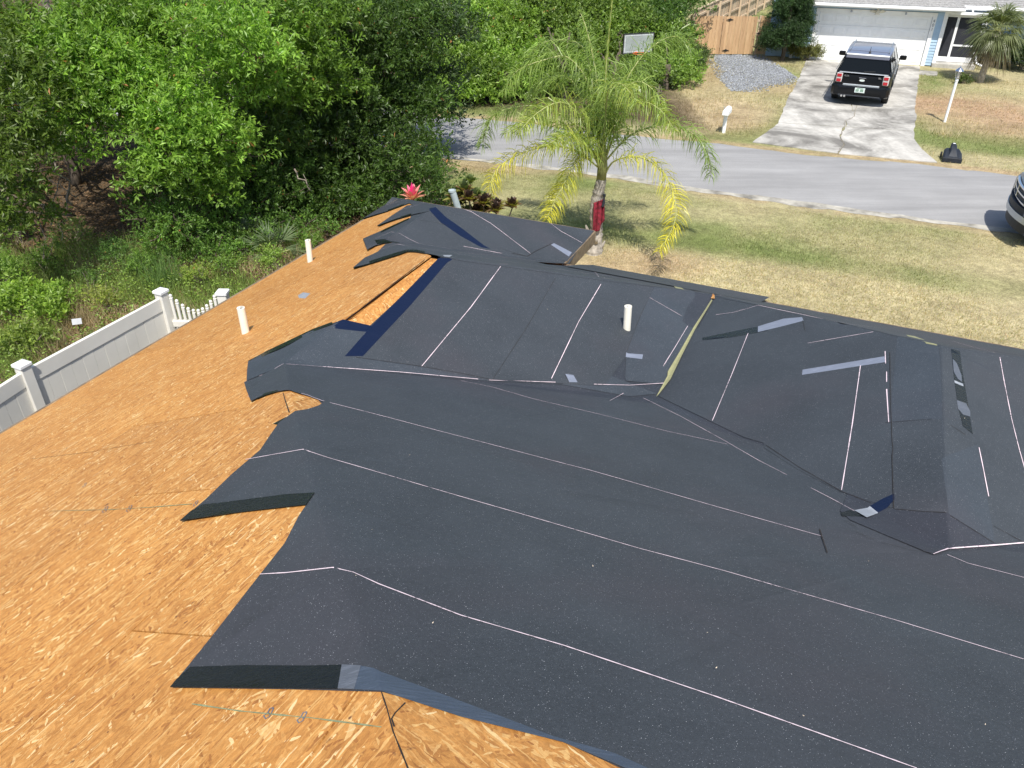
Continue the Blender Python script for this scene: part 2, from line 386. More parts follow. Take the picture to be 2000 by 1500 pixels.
def hip_t(py):
    lo, hi = 0.0, 3.33
    for _ in range(50):
        mid = (lo+hi)/2; y = proj(uvz(3.565-mid, -3.352+mid, 3.75+S_*mid))[1]
        if y < py: lo = mid
        else: hi = mid
    return lo
for k, q in (('h1', (594, 878)), ('h2', (654, 1110)), ('h3', (748, 1355)), ('h4', (797, 1500))): KP[k] = hip(hip_t(q[1]), q)
# everything on the bare slope lies in one plane
def onleft(q):
    n = np.array([0, 0, 1.])-S_*V3; c = 2.4+S_*6.527; d = ray(*q); return O+d*((c-n@O)/(n@d))
for k, q in dict(F=(555,710), I=(841,499), h1=(594,878), h2=(654,1110), h3=(748,1355), h4=(797,1500)).items(): KP[k] = onleft(q)
KP['M'] = uvz(-.935, 1.148, 5.664); KP['BL'] = uvz(-8.6, -6.527, 2.4); KP['M2'] = uvz(-.935, 9, 5.664); KP['BR'] = uvz(-8.6, 9, 2.4)
KP['S2c'] = uvz(6.73, 3.9, 2.4); KP['S2r'] = uvz(6.73, 9, 2.4); KP['e2'] = uvz(8.95, 3.9, 2.4)
UE = 9.26; zE2 = 2.4-S_*(UE-8.95)
KP['CI'] = uvz(UE, -3.27+.30, zE2); 
KP['I'] = onleft((841, 499)); KP['F'] = onleft((555, 710))
_vT = -4.82; _zT = 2.4+S_*(_vT+6.527)
KP['K'] = uvz(7.18, _vT, _zT); KP['L'] = uvz(8.47, _vT, _zT); KP['CI0'] = uvz(8.95, -3.29, 2.42); KP['CL'] = uvz(10.25, -6.53, 2.4)
KP['st1'] = uvz(UE, -.70, zE2); KP['st2'] = uvz(8.95, -.70, 2.4)
REG = dict(left=['BL','CL','L','K','I','F','h1','h2','h3','h4','M'], frontT=['CL','CR','L'], T1=['K','L','CR','CI0'],
           S5=['I','K','CI0','CI','st1','st2','e2','J','V'], S3=['F','I','V','P'], S4=['P','V','J','Q'], S6=['Q','J','e2','S2c'],
           S2=['M','h4','h3','h2','h1','F','P','Q','S2c','S2r','M2'], back=['M','M2','BR','BL'])
_names = list(KP); _idx = {n: i for i, n in enumerate(_names)}
_pv = np.array([KP[n] for n in _names])
_tri = []; TRI_REG = []
for rn, ring in REG.items():
    pts = [Vector(KP[n][:2]) for n in ring]
    r = delaunay_2d_cdt(pts, [], [list(range(len(ring)))], 1, 1e-6)
    back = [next(iter(o)) for o in r[3]]
    for f in r[2]: _tri.append([_idx[ring[back[i]]] for i in f]); TRI_REG.append(rn)
EDGES = sorted({tuple(sorted((a, b))) for r in REG.values() for a, b in zip(r, r[1:]+r[:1])})
EDGES = sorted(set(EDGES) | {tuple(sorted((_names[t[i]], _names[t[(i+1) % 3]]))) for t in _tri for i in range(3)})
TRI = _pv[np.array(_tri)]                                  # n,3,3
_A, _B, _C = TRI[:, 0], TRI[:, 1], TRI[:, 2]
_N = np.cross(_B-_A, _C-_A); _N *= np.sign(_N[:, 2:3]); _c = (_N*_A).sum(1)
def _bary(P):                                              # P: n,2 -> inside mask n,m
    P = np.asarray(P)[:, None, :]; a, b, c = _A[None, :, :2], _B[None, :, :2], _C[None, :, :2]
    d = (b[..., 1]-c[..., 1])*(a[..., 0]-c[..., 0]) + (c[..., 0]-b[..., 0])*(a[..., 1]-c[..., 1])
    l1 = ((b[..., 1]-c[..., 1])*(P[..., 0]-c[..., 0]) + (c[..., 0]-b[..., 0])*(P[..., 1]-c[..., 1]))/d
    l2 = ((c[..., 1]-a[..., 1])*(P[..., 0]-c[..., 0]) + (a[..., 0]-c[..., 0])*(P[..., 1]-c[..., 1]))/d
    return np.minimum(np.minimum(l1, l2), 1-l1-l2)
def roofz(P):
    P = np.asarray(P, float).reshape(-1, 2); k = _bary(P).argmax(1)
    return (_c[k]-_N[k, 0]*P[:, 0]-_N[k, 1]*P[:, 1])/_N[k, 2]
def region_at(P): return TRI_REG[int(_bary(np.asarray([P[:2]])).argmax(1)[0])]
def onroof(px, py, h=0.0):
    d = ray(px, py); den = _N@d; t = (_c-_N@O)/np.where(abs(den) < 1e-9, 1e-9, den)
    t = np.where(den < 0, t, 1e9); P = O+d*t[:, None]; ins = np.array([_bary(P[i:i+1, :2])[0, i] for i in range(len(t))])
    ok = (t > 0) & (ins > -1e-6)
    if ok.any(): i = int(np.where(ok, t, 1e9).argmin())
    else: i = int(np.where(t > 0, -ins, 1e9).argmin())
    n = _N[i]/_N[i, 2]
    return P[i] + d*(h/(d@n))
CREASE = [('BL','CL'),('CL','L'),('L','K'),('K','I'),('I','F'),('F','h1'),('h1','h2'),('h2','h3'),('h3','h4'),('h4','M'),('M','BL'),('L','CR'),('K','CI'),
          ('I','V'),('V','J'),('J','e2'),('F','P'),('P','V'),('P','Q'),('Q','J'),('Q','S2c'),('M','M2')]

def in_poly(P, poly):
    x, y = P[:, 0], P[:, 1]; ins = np.zeros(len(P), bool); n = len(poly); j = n-1
    for i in range(n):
        xi, yi = poly[i]; xj, yj = poly[j]
        with np.errstate(divide='ignore', invalid='ignore'):
            c = ((yi > y) != (yj > y)) & (x < (xj-xi)*(y-yi)/(yj-yi+1e-12)+xi)
        ins ^= c; j = i
    return ins
def wr(P):                                                 # gentle wrinkles of loose felt
    x, y = P[:, 0], P[:, 1]
    return (np.sin(x*3.1+y*1.7)*np.sin(y*2.3-x*1.1+1)*.5+np.sin(x*7.3-y*5.1+2)*.22+np.sin(x*11.7+y*9.3)*.12)
def toxy(q, lifts=()):
    if q[0] == 'w': return (U3*q[1]+V3*q[2])[:2]
    h = 0.0
    for (lx, ly, r, hh) in lifts:
        d = math.hypot(q[0]-lx, q[1]-ly); h = max(h, hh*max(0, 1-d/r)**1.5)
    return onroof(q[0], q[1], h)[:2]
def catmull(pts, n=6, closed=False):
    pts = [np.asarray(p, float) for p in pts]; out = []
    for i in range(len(pts)-1):
        p0 = pts[max(i-1, 0)]; p1 = pts[i]; p2 = pts[i+1]; p3 = pts[min(i+2, len(pts)-1)]
        for k in range(n):
            t = k/n; out.append(.5*((2*p1)+(-p0+p2)*t+(2*p0-5*p1+4*p2-p3)*t*t+(-p0+3*p1-3*p2+p3)*t**3))
    out.append(pts[-1]); return out
OFFK = .24; WK = .0015
def drape(name, poly, off, mat, parent, lifts=(), grid=.1, wrinkle=None, regions=None, uvrot=0.0, thick=.001, label=None, xy=False, dense=True):
    if wrinkle is None: wrinkle = WK
    P2 = [np.asarray(q, float) for q in poly] if xy else [toxy(q, lifts) for q in poly]
    if dense:                                              # keep long straight borders straight in the world
        Q = []
        for i, a in enumerate(P2):
            b = P2[(i+1) % len(P2)]; n = max(1, int(np.linalg.norm(b-a)/.35))
            Q += [a+(b-a)*k/n for k in range(n)]
        P2 = Q
    P2 = np.array(P2); lo, hi = P2.min(0), P2.max(0)
    g = np.array(np.meshgrid(np.arange(lo[0], hi[0], grid), np.arange(lo[1], hi[1], grid))).reshape(2, -1).T
    g = g + RNG.uniform(-.15, .15, g.shape)*grid
    g = g[in_poly(g, P2)] if len(g) else g
    verts = [Vector(p) for p in P2] + [Vector(p) for p in g]; nP = len(P2); edges = []
    for a, b in EDGES:
        A, B = KP[a][:2], KP[b][:2]
        if max(A[0], B[0]) < lo[0] or min(A[0], B[0]) > hi[0] or max(A[1], B[1]) < lo[1] or min(A[1], B[1]) > hi[1]: continue
        k = len(verts); verts += [Vector(A), Vector(B)]; edges.append((k, k+1))
    r = delaunay_2d_cdt(verts, edges, [list(range(nP))], 1, 1e-5)
    V = np.array([tuple(p) for p in r[0]]); F = np.array(r[2], dtype=np.int32)
    F = F[in_poly(V[F].mean(1), P2)]
    if len(F) == 0: return None
    if regions:
        c = V[F].mean(1); bb = _bary(c); keep = np.array([TRI_REG[i] in regions and bb[j, i] > -1e-4 for j, i in enumerate(bb.argmax(1))]); F = F[keep]
    if len(F):
        used = np.unique(F); mp = -np.ones(len(V), int); mp[used] = np.arange(len(used)); V = V[used]; F = mp[F]
    if len(F) == 0: return None
    off *= OFFK
    z = roofz(V)+off+wr(V)*wrinkle+abs(wrinkle)*.9
    if lifts:
        PX = np.array([proj((x, y, zz)) for (x, y), zz in zip(V, z)])
        for (lx, ly, rr, hh) in lifts:
            d = np.hypot(PX[:, 0]-lx, PX[:, 1]-ly); z += hh*np.clip(1-d/rr, 0, 1)**1.5
    # orient up
    a = V[F[:, 1]]-V[F[:, 0]]; b = V[F[:, 2]]-V[F[:, 0]]; s = a[:, 0]*b[:, 1]-a[:, 1]*b[:, 0]; F[s < 0] = F[s < 0][:, ::-1]
    V3d = np.c_[V, z]; c, sn = math.cos(uvrot), math.sin(uvrot)
    uu = V3d[:, :2]@U3[:2]; vv = V3d[:, :2]@V3[:2]*math.sqrt(1+S_*S_); off2 = RNG.uniform(0, 40, 2)
    uv = np.c_[uu*c-vv*sn+off2[0], uu*sn+vv*c+off2[1]]
    o = npmesh(name, V3d, F.astype(np.int32), mat, parent, True, smooth=(thick < .005), uv=uv)
    if thick:
        m = o.modifiers.new('thick', 'SOLIDIFY'); m.thickness = thick; m.offset = -1
        if thick < .005: m = o.modifiers.new('crisp', 'EDGE_SPLIT'); m.split_angle = R_(50)
    if label: o['label'] = label
    return o
def stroke(name, pts, off, mat, parent, wd=.006, jit=0.0, taper=False):   # ribbon lying on the roof
    W = []
    for i, (a, b) in enumerate(zip(pts[:-1], pts[1:])):
        n = max(1, int(math.hypot(b[0]-a[0], b[1]-a[1])/14)) if a[0] != 'w' else 10
        for k in range(n): W.append((a[0]+(b[0]-a[0])*k/n, a[1]+(b[1]-a[1])*k/n))
    W.append(pts[-1]); P = np.array([onroof(*q) for q in W])
    T = np.gradient(P, axis=0); T /= np.linalg.norm(T, axis=1)[:, None]+1e-9
    Sd = np.c_[T[:, 1], -T[:, 0], np.zeros(len(T))]; Sd /= np.linalg.norm(Sd, axis=1)[:, None]+1e-9
    w = wd*(1+RNG.uniform(-jit, jit, len(P)))[:, None]/2
    A = P+Sd*w; B = P-Sd*w; V = np.vstack([A, B]); V[:, 2] = roofz(V[:, :2])+off*OFFK+wr(V)*WK+WK*.9+.0012
    n = len(P); F = np.array([(i, i+1, n+i+1, n+i) for i in range(n-1)], dtype=np.int32)
    return npmesh(name, V, F, mat, parent, True)

house = empty('house', tuple(uvz(0, 0, 0)), 'low hip roofed house being reroofed, black felt over bare orange strand board', 'house')
# base deck under the sheets
base = npmesh('roof_deck', _pv-[0, 0, .03], [tuple(t) for t in _tri], M['osb'], house, True, uv=np.c_[_pv@U3, _pv@V3])
# individual strand board sheets
def clip(poly, a, b, c):                                    # keep a*u+b*v<=c
    out = []
    for i in range(len(poly)):
        p, q = poly[i], poly[(i+1) % len(poly)]; dp = a*p[0]+b*p[1]-c; dq = a*q[0]+b*q[1]-c
        if dp <= 0: out.append(p)
        if dp*dq < 0: t = dp/(dp-dq); out.append((p[0]+(q[0]-p[0])*t, p[1]+(q[1]-p[1])*t))
    return out
def sheets(region, axis, lo, hi, start, rows, umin, umax, ang):
    """rows of 2.44 x 1.22 boards; axis 'u': long side along the eave direction u"""
    sp = 1.22/math.sqrt(1+S_*S_); g = .0035
    for r in range(rows):
        a0 = start+r*sp; sh = (r % 2)*1.22+.3*r
        k = int(math.floor((umin-sh)/2.44))
        while sh+k*2.44 < umax:
            b0 = sh+k*2.44; k += 1
            q = [(b0+g, a0+g), (b0+2.44-g, a0+g), (b0+2.44-g, a0+sp-g), (b0+g, a0+sp-g)]
            if axis == 'v': q = [(y, x) for x, y in q]
            xy = [(U3*p[0]+V3*p[1])[:2] for p in q]; Q = np.array(xy)
            cc = [(p[0]*U3+p[1]*V3)[:2] for p in q+[((q[0][0]+q[2][0])/2, (q[0][1]+q[2][1])/2)]]
            ring = np.array([KP[n][:2] for n in REG[region]])
            fine = [Q[0]+(Q[1]-Q[0])*s+(Q[3]-Q[0])*t for s in (.02, .25, .5, .75, .98) for t in (.02, .5, .98)]
            if not in_poly(np.array(fine), ring).any(): continue
            drape('osb_sheet', xy, -.0+RNG.uniform(-.0008, .0008), M['osb'], house, grid=(3. if region == 'left' else .4), wrinkle=0, regions=[region], uvrot=ang+RNG.normal(0, .03)+(math.pi if RNG.random() < .5 else 0), thick=.011, xy=True, dense=False)
sheets('left', 'u', 0, 0, -6.527, 8, -8.6, 10.3, -.10)
sheets('S3', 'u', 0, 0, -3.352, 2, 3.5, 8.1, .9)
sheets('S2', 'v', 0, 0, -.935, 5, -3.4, 1.6, 1.2)
sheets('T1', 'u', 0, 0, -4.896, 2, 7.3, 10.2, .4)

# ------------------------------------------------------------------ felt
FT, FD, FP = M['felt'], M['felt_dark'], M['felt_pale']
def W(u, v): return ('w', u, v)
felt = []
def FS(poly, off, mat=None, lifts=(), **k): return drape('felt_sheet', poly, off, mat or FT, house, lifts=lifts, **k)
# underlying lap sheets that close the whole dark area
FS([(665,640),(560,720),(640,800),(1283,800),(1850,1095),W(6.72,3.9),W(8.93,3.9),W(8.93,-.70),W(UE-.02,-.72),W(UE-.02,-2.98),(1000,512),(870,500),(858,512),(725,634),(700,660)], .004, FD, grid=.2)
FS([W(3.0,.3),W(3.7,.95),W(6.70,3.88),W(6.70,8.95),W(3.0,8.95)], .010, FT, grid=.2)
# A: lowest strip of the near slope
FS([(333,1343),(420,1236),(508,1123),(556,1062),(584,1008),(600,985),(612,967),(660,960),W(2.25,-1.0),W(2.25,9),W(1.13,9),W(1.13,-.15),(1100,1450),(745,1352),(560,1347)], .008, FT, lifts=[(333,1343,150,.014)])
# B
FS([(352,1019),(400,978),(455,925),(508,880),(528,850),(545,826),(570,808),(600,800),(622,793),(633,786),(640,770),W(3.35,0),W(3.3,9),W(2.0,9),W(2.0,0),(740,1010),(640,975),(612,968),(480,995)], .012, FT, lifts=[(352,1019,90,.010),(632,786,30,.010)])
# C
FS([(477,748),(482,765),(490,784),(503,778),(520,770),(540,766),(557,763),(575,766),(600,774),(628,784),(700,806),W(3.1,0),W(3.1,9),W(4.2,9),W(3.95,1.0),(1283,790),(935,748),(555,708)], .016, FT, lifts=[(477,748,40,.012),(490,784,45,.016),(557,763,60,.010)])
# D: valley piece over the wing
FS([(482,746),(483,725),(485,707),(520,690),(560,672),(610,647),(650,633),(690,635),(727,638),(800,642),(1100,700),(1283,770),(1230,775),(1098,752),(935,744),(700,722),(557,712)], .020, FP, lifts=[(485,707,60,.02),(482,746,50,.010),(600,652,60,.012)])
# E: sheets down the side of the wing, courses along the ridge
FS([(868,503),(980,516),(1088,532),(1088,545),(962,745),(880,730),(824,718),(740,704),(676,697)], .024, FT)
FS([(1082,532),(1180,543),(1285,558),(1228,690),(1180,755),(1098,751),(958,744)], .026, FT)
FS([(1277,560),(1345,566),(1360,580),(1344,600),(1333,626),(1347,637),(1362,640),(1335,690),(1296,752),(1222,745),(1221,735),(1223,690)], .029, FP)
FS([(1352,569),(1396,573),(1392,585),(1366,640),(1344,638),(1332,628),(1343,600),(1358,580)], .0315, FD, grid=.06)
# F: sheets on the far side wing
FS([(1398,574),(1420,569),(1495,592),(1500,860),(1490,866),(1452,855),(1286,775),(1300,745)], .024, FT)
FS([(1490,590),(1568,605),(1640,640),(1745,650),(1745,995),(1640,962),(1560,920),(1492,876),(1490,864)], .027, FT)
FS([(1735,645),(1838,668),(1851,1010),(1846,1004),(1744,998),(1740,880),(1737,828)], .0295, FP)
FS([(1738,828),(1838,820),(1850,1003),(1746,997)], .033, FT)
FS([(1744,998),(1846,1004),(1940,1062),(1965,1068),(1900,1070),(1851,1076),(1822,1086),(1735,1050),(1660,1018),(1640,1000),(1655,965)], .036, FD)
FS([(1846,1004),(1843,930),(1841,850),(1838,770),(1835,705),(1832,676),(1836,668),(1960,684),(2015,700),W(8.4,3.6),W(6.45,3.6),(1940,1064),(1856,1010)], .031, FT)
FS([(1838,900),(1910,870),(1942,1062),(1852,1006)], .034, FP)
# G: cap strip along the far hips
FS([(735,512),(690,524),(712,505),(738,493),(753,478),(776,477),(830,484),(1000,503),(1180,526),(1300,543),(1420,560),(1420,572),(1390,574),(1290,563),(1180,550),(1082,536),(980,522),(905,512),(872,505),(856,502),(830,497),(811,494),(795,493),(779,498),(760,503)], .036, FT, lifts=[(690,524,50,.018)], grid=.07)
FS([(1400,562),(1480,590),(1600,612),(1750,640),(1900,668),(2030,690),(2030,702),(1940,688),(1838,676),(1745,658),(1640,632),(1560,612),(1480,598),(1415,585),(1398,580)], .036, FT, grid=.07)
FS([(800,430),(806,412),(836,397),(1160,450),(1112,511),(1000,510),(870,500),(800,478)], .010, FT)
# loose eave end of the front slope, standing a little proud
_us = np.linspace(8.2, 9.32, 9); _vs = np.linspace(-3.0, -.70, 24); _V = []
for _u in _us:
    for _v in _vs: _z = roofz([(U3*min(_u, 9.25)+V3*_v)[:2]])[0]-max(0, _u-9.25)*S_; _V.append(uvz(_u, _v, _z+.012+.05*((_u-8.2)/1.12)**1.3))
npmesh('felt_sheet', _V, np.array([(i*24+j, i*24+j+1, i*24+25+j, i*24+24+j) for i in range(8) for j in range(23)])[:, ::-1].copy(), FT, house, True, smooth=True)
# H: strips on the front wing, ends run over onto the bare slope
FS([(709,427),(773,388),(840,393),(1000,424),(1161,450),(1135,482),(1076,468),(900,440),(830,420),(812,404),(799,397),(755,413)], .014, FT, lifts=[(720,422,70,.02),(799,398,30,.010)], grid=.08)
FS([(737,441),(766,421),(795,402),(812,400),(900,412),(1060,440),(1135,478),(1112,508),(1030,502),(960,480),(880,448),(817,417),(775,427)], .018, FT, lifts=[(737,441,70,.03),(817,417,30,.012)], grid=.08)
FS([(709,468),(717,489),(733,481),(748,477),(763,474),(780,480),(850,494),(1000,510),(1110,512),(1030,501),(999,495),(940,470),(876,442),(840,434),(807,429),(799,427),(755,447)], .022, FT, lifts=[(709,468,45,.022),(717,489,50,.02)], grid=.08)
FS([(1030,503),(1076,477),(1116,499),(1108,511),(1060,507)], .026, FT, grid=.08)
# small black triangle below B's tip, folded flap on the wing strip
FS([(533,828),(558,815),(566,822),(552,832)], .006, M['tape_black'], grid=.05)
FS([(732,470),(755,470),(781,475),(779,477),(752,476),(737,478)], .028, M['tape_black'], lifts=[(735,472,30,.02)], grid=.05)

def tape(poly, off, mat, lifts=(), **k):
    return drape('tape_strip', poly, off, M[mat], house, lifts=lifts, grid=.05, **k)
tape([(333,1344),(345,1330),(372,1305),(480,1302),(600,1303),(668,1301),(660,1348),(560,1347)], .026, 'tape_black', lifts=[(333,1343,150,.014)])
tape([(668,1301),(705,1303),(692,1349),(660,1348)], .030, 'tape_mid')
tape([(705,1303),(745,1315),(852,1354),(1080,1441),(1200,1474),(1280,1510),(1220,1502),(1100,1452),(900,1402),(746,1352),(692,1349)], .026, 'tape_sky_sheen')
tape([(352,1019),(374,1000),(395,988),(560,968),(615,965),(598,989),(560,993),(470,1003)], .030, 'tape_black', lifts=[(352,1019,90,.010)])
tape([(857,505),(886,506),(872,516),(800,600),(709,697),(674,697),(724,640),(800,564)], .0275, 'tape_blue')
tape([(646,634),(655,631),(728,638),(722,650),(655,643)], .0225, 'tape_blue')
tape([(820,404),(838,408),(870,424),(905,449),(945,480),(958,487),(940,484),(900,462),(862,436),(832,414)], .0245, 'tape_blue')
tape([(1076,479),(1082,476),(1117,494),(1111,502)], .0285, 'tape_grey')
tape([(865,500),(884,500),(878,504),(868,503)], .040, 'tape_pale')
tape([(1223,690),(1227,692),(1256,694),(1254,703),(1222,699)], .0325, 'tape_grey')
tape([(1104,731),(1120,734),(1128,748),(1112,748)], .0285, 'tape_grey', lifts=[(1104,731,20,.02)])
tape([(1371,661),(1400,655),(1480,639),(1500,647),(1430,660),(1372,666)], .0305, 'tape_black')
tape([(1480,639),(1530,624),(1566,621),(1569,628),(1530,638),(1480,650)], .0325, 'tape_grey')
tape([(1567,724),(1727,698),(1729,709),(1566,734)], .034, 'tape_grey')
tape([(1857,683),(1874,688),(1878,720),(1886,768),(1893,812),(1899,850),(1880,835),(1870,795),(1862,735)], .0375, 'tape_black')
tape([(1860,703),(1868,712),(1877,735),(1878,748),(1870,742),(1862,728)], .0395, 'tape_mid'); tape([(1863,745),(1880,752),(1881,757),(1864,750)], .0395, 'tape_pale')  # grey and pale reflections on the black tape, laid on as pieces
tape([(1868,784),(1886,790),(1894,806),(1894,816),(1880,812),(1870,800)], .0395, 'tape_mid')  # another reflection shape set onto that tape
tape([(1641,1004),(1660,998),(1676,1004),(1690,1012),(1644,1010)], .040, 'tape_black')
tape([(1668,999),(1698,991),(1714,1004),(1692,1013)], .0425, 'tape_pale', lifts=[(1692,1013,30,.01)])
tape([(1698,991),(1722,977),(1745,967),(1746,978),(1732,994),(1714,1004)], .042, 'tape_blue')
# pale liner showing in the valley
drape('valley_liner', [(1281,779),(1303,738),(1304,729),(1326,692),(1355,641),(1389,588),(1391,590),(1357,647),(1332,696),(1309,744),(1290,769)], .090, M['tape_olive'], house, grid=.04, wrinkle=0)
drape('osb_patch', [(1388,586),(1392,577),(1395,580),(1395,587)], .095, M['osb'], house, grid=.05, wrinkle=0)
drape('valley_liner', [(1312,558),(1322,553),(1338,555),(1324,560)], .042, M['tape_olive'], house, grid=.05, wrinkle=0)
drape('valley_liner', [(1756,646),(1790,660),(1830,677),(1808,673),(1775,660)], .0395, M['tape_olive'], house, grid=.05, wrinkle=0)

# turned-down flap edges and the shade under them, painted as black strips
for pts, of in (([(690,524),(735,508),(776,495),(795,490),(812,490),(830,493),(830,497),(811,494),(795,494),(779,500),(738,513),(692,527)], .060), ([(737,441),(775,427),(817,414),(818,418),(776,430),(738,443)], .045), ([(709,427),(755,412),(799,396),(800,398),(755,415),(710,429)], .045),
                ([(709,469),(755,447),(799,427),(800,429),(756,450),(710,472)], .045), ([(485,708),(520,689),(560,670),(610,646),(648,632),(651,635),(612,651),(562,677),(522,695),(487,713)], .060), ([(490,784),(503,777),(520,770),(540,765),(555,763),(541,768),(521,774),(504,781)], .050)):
    drape('flap_edge_shade', pts, of, M['tape_black'], house, grid=.05, wrinkle=0)
# dark cut lines (raised lap edges)
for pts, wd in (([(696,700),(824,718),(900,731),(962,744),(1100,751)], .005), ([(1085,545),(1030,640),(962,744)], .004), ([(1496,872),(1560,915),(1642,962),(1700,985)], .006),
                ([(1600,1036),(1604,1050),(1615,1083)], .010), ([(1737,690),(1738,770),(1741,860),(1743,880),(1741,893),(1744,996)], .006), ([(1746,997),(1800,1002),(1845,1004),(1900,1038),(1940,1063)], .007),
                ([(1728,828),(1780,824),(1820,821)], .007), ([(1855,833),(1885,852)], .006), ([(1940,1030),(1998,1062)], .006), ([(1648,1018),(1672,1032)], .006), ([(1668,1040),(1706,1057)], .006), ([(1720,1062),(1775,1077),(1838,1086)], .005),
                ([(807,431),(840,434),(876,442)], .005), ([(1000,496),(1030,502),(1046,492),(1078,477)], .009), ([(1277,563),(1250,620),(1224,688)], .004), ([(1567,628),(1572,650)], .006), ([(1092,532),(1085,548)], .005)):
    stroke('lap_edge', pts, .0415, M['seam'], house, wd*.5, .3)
# chalk
for pts, off, wd in (([(508,1123),(560,1120),(650,1110),(690,1119),(740,1142),(900,1203),(1100,1262),(1400,1363),(1790,1502)], .0105, .0085),
    ([(480,899),(530,890),(592,879),(640,895),(800,942),(1000,1000),(1250,1073),(1420,1118),(1500,1141),(1750,1213),(2005,1291)], .0145, .008),
    ([(484,776),(520,769),(557,762),(600,773),(628,784),(760,818),(920,860),(1150,920),(1400,992),(1603,1049)], .026, .008),
    ([(478,747),(520,731),(554,712),(640,718),(780,728),(935,742)], .0225, .008), ([(955,744),(1085,748)], .0265, .008), ([(1160,752),(1230,754),(1297,750)], .032, .008),
    ([(900,745),(960,757),(1040,780),(1160,808),(1300,843),(1420,869)], .022, .007), ([(1191,784),(1218,769)], .022, .006), ([(1257,779),(1330,815),(1418,864),(1480,900),(1536,929)], .024, .008), ([(1583,955),(1622,975),(1668,1000)], .032, .008),
    ([(1976-1000+4,519),(920,601),(824,717)], .0262, .009), ([(1181,544),(1130,630),(1077,741)], .0282, .009), ([(976,518),(992,518)], .038, .008), ([(1269,583),(1332,619)], .0312, .007), ([(1343,638),(1318,680),(1295,717)], .0312, .008),
    ([(1405,575),(1408,569),(1416,566)], .038, .008), ([(1398,616),(1430,612),(1460,604),(1482,597)], .029, .008), ([(1577,672),(1640,661),(1705,650)], .030, .008), ([(1461,652),(1430,730),(1391,823)], .0265, .009), ([(1680,716),(1664,830),(1643,959)], .0295, .010),
    ([(1728,688),(1729,712)], .032, .010), ([(1731,728),(1731,748)], .032, .009), ([(1731,762),(1735,827)], .0325, .011), ([(1911,876),(1920,920),(1930,972)], .0365, .010), ([(1860,668),(1900,680),(1940,690),(1952,700),(1960,745),(1975,820),(1990,880),(2004,930)], .0335, .010),
    ([(1822,1085),(1834,1080),(1851,1074),(1920,1069),(2005,1062)], .0385, .012), ([(1849,1085),(1890,1102),(2004,1131)], .022, .008),
    ([(736,408),(788,393)], .065, .008), ([(773,416),(800,407),(830,398)], .070, .008), ([(713,477),(740,466),(765,456),(781,459),(800,470),(819,479),(881,489)], .072, .008), ([(905,482),(980,496)], .0265, .008),
    ([(903,408),(920,414),(960,438),(1036,496)], .0205, .010), ([(1075,437),(1095,452),(1137,475)], .0205, .009), ([(741,492),(776,480),(800,484),(930,505),(1110,532),(1200,544)], .075, .006), ([(820,487),(950,500),(1100,518),(1200,530)], .0385, .006),
    ([(1480,598),(1560,615),(1640,632),(1720,643)], .0385, .007)):
    stroke('chalk_line', pts, off, M['chalk'], house, wd*.50, .35)
# marks and seams on the bare board
stroke('chalk_line', [(375,1376),(470,1390),(610,1403),(745,1421)], .0012, M['chalkblue'], house, .004, .6)
stroke('chalk_line', [(95,999),(220,996),(300,991),(375,985)], .0012, M['chalkblue'], house, .004, .6)
stroke('chalk_line', [(60,897),(170,884),(300,862)], .0012, M['seam'], house, .0018, .6)
for cx, cy, s in ((524,1394,1.), (589,1402,1.), (205,996,.6), (252,994,.6), (165,948,.4), (382,984,.5)):
    g = [(cx+9*s, cy-11*s), (cx+3*s, cy-9*s), (cx-1*s, cy-1*s), (cx+5*s, cy+2*s), (cx+10*s, cy-9*s), (cx+9*s, cy-11*s)]
    stroke('handwritten_mark', g, .0012, M['ink'], house, .0042*(.6+.4*s))
    stroke('handwritten_mark', [(cx-1*s, cy-1*s), (cx-9*s, cy+5*s), (cx-5*s, cy+11*s), (cx+3*s, cy+6*s), (cx+4*s, cy+1*s)], .0012, M['ink'], house, .0036*(.6+.4*s))
stroke('board_crack', [(792,1373),(772,1393),(765,1404),(770,1420)], .0012, M['seam'], house, .004, .4)
stroke('board_crack', [(745,1352),(756,1385),(768,1430),(797,1502)], .0012, M['seam'], house, .0035, .3)
stroke('board_crack', [(553,768),(557,782),(565,806)], .0012, M['seam'], house, .006, .3)
stroke('board_crack', [(660,636),(700,607),(770,553),(830,507)], .0014, M['seam'], house, .006, .5)
drape('tin_patch', [(582,577),(592,571),(606,573),(596,583),(584,582)], .002, M['tape_pale'], house, grid=.05, wrinkle=0)

# vent pipes through the roof
def pipe(b, t, rad):
    P = onroof(*b); z = P[2]
    lo, hi = 0, 1.5
    for _ in range(40):
        m = (lo+hi)/2
        if proj(P+[0, 0, m])[1] > t[1]: lo = m
        else: hi = m
    T = fixpix(P+[0, 0, lo], t); d = (T-P)
    m = MB(); p0 = P-d*.15; m.tube([p0, P+d*.3, P+d*.7, T], rad, 20, cap=False)
    m.tube([T, P+d*.8], rad*.86, 20, cap=False)
    q = [len(m.v)-40+j for j in range(20)]; a = len(m.v)-40-20
    m.f += [(a+j, a+(j+1) % 20, len(m.v)-40+(j+1) % 20, len(m.v)-40+j) for j in range(20)]
    o = m.build('vent_pipe', M['pvc'], house, True, smooth=False); auto(o, 50)
pipe((480,650), (470,601), .035); pipe((606,511), (601,469), .034); pipe((1224,643), (1227,598), .036)

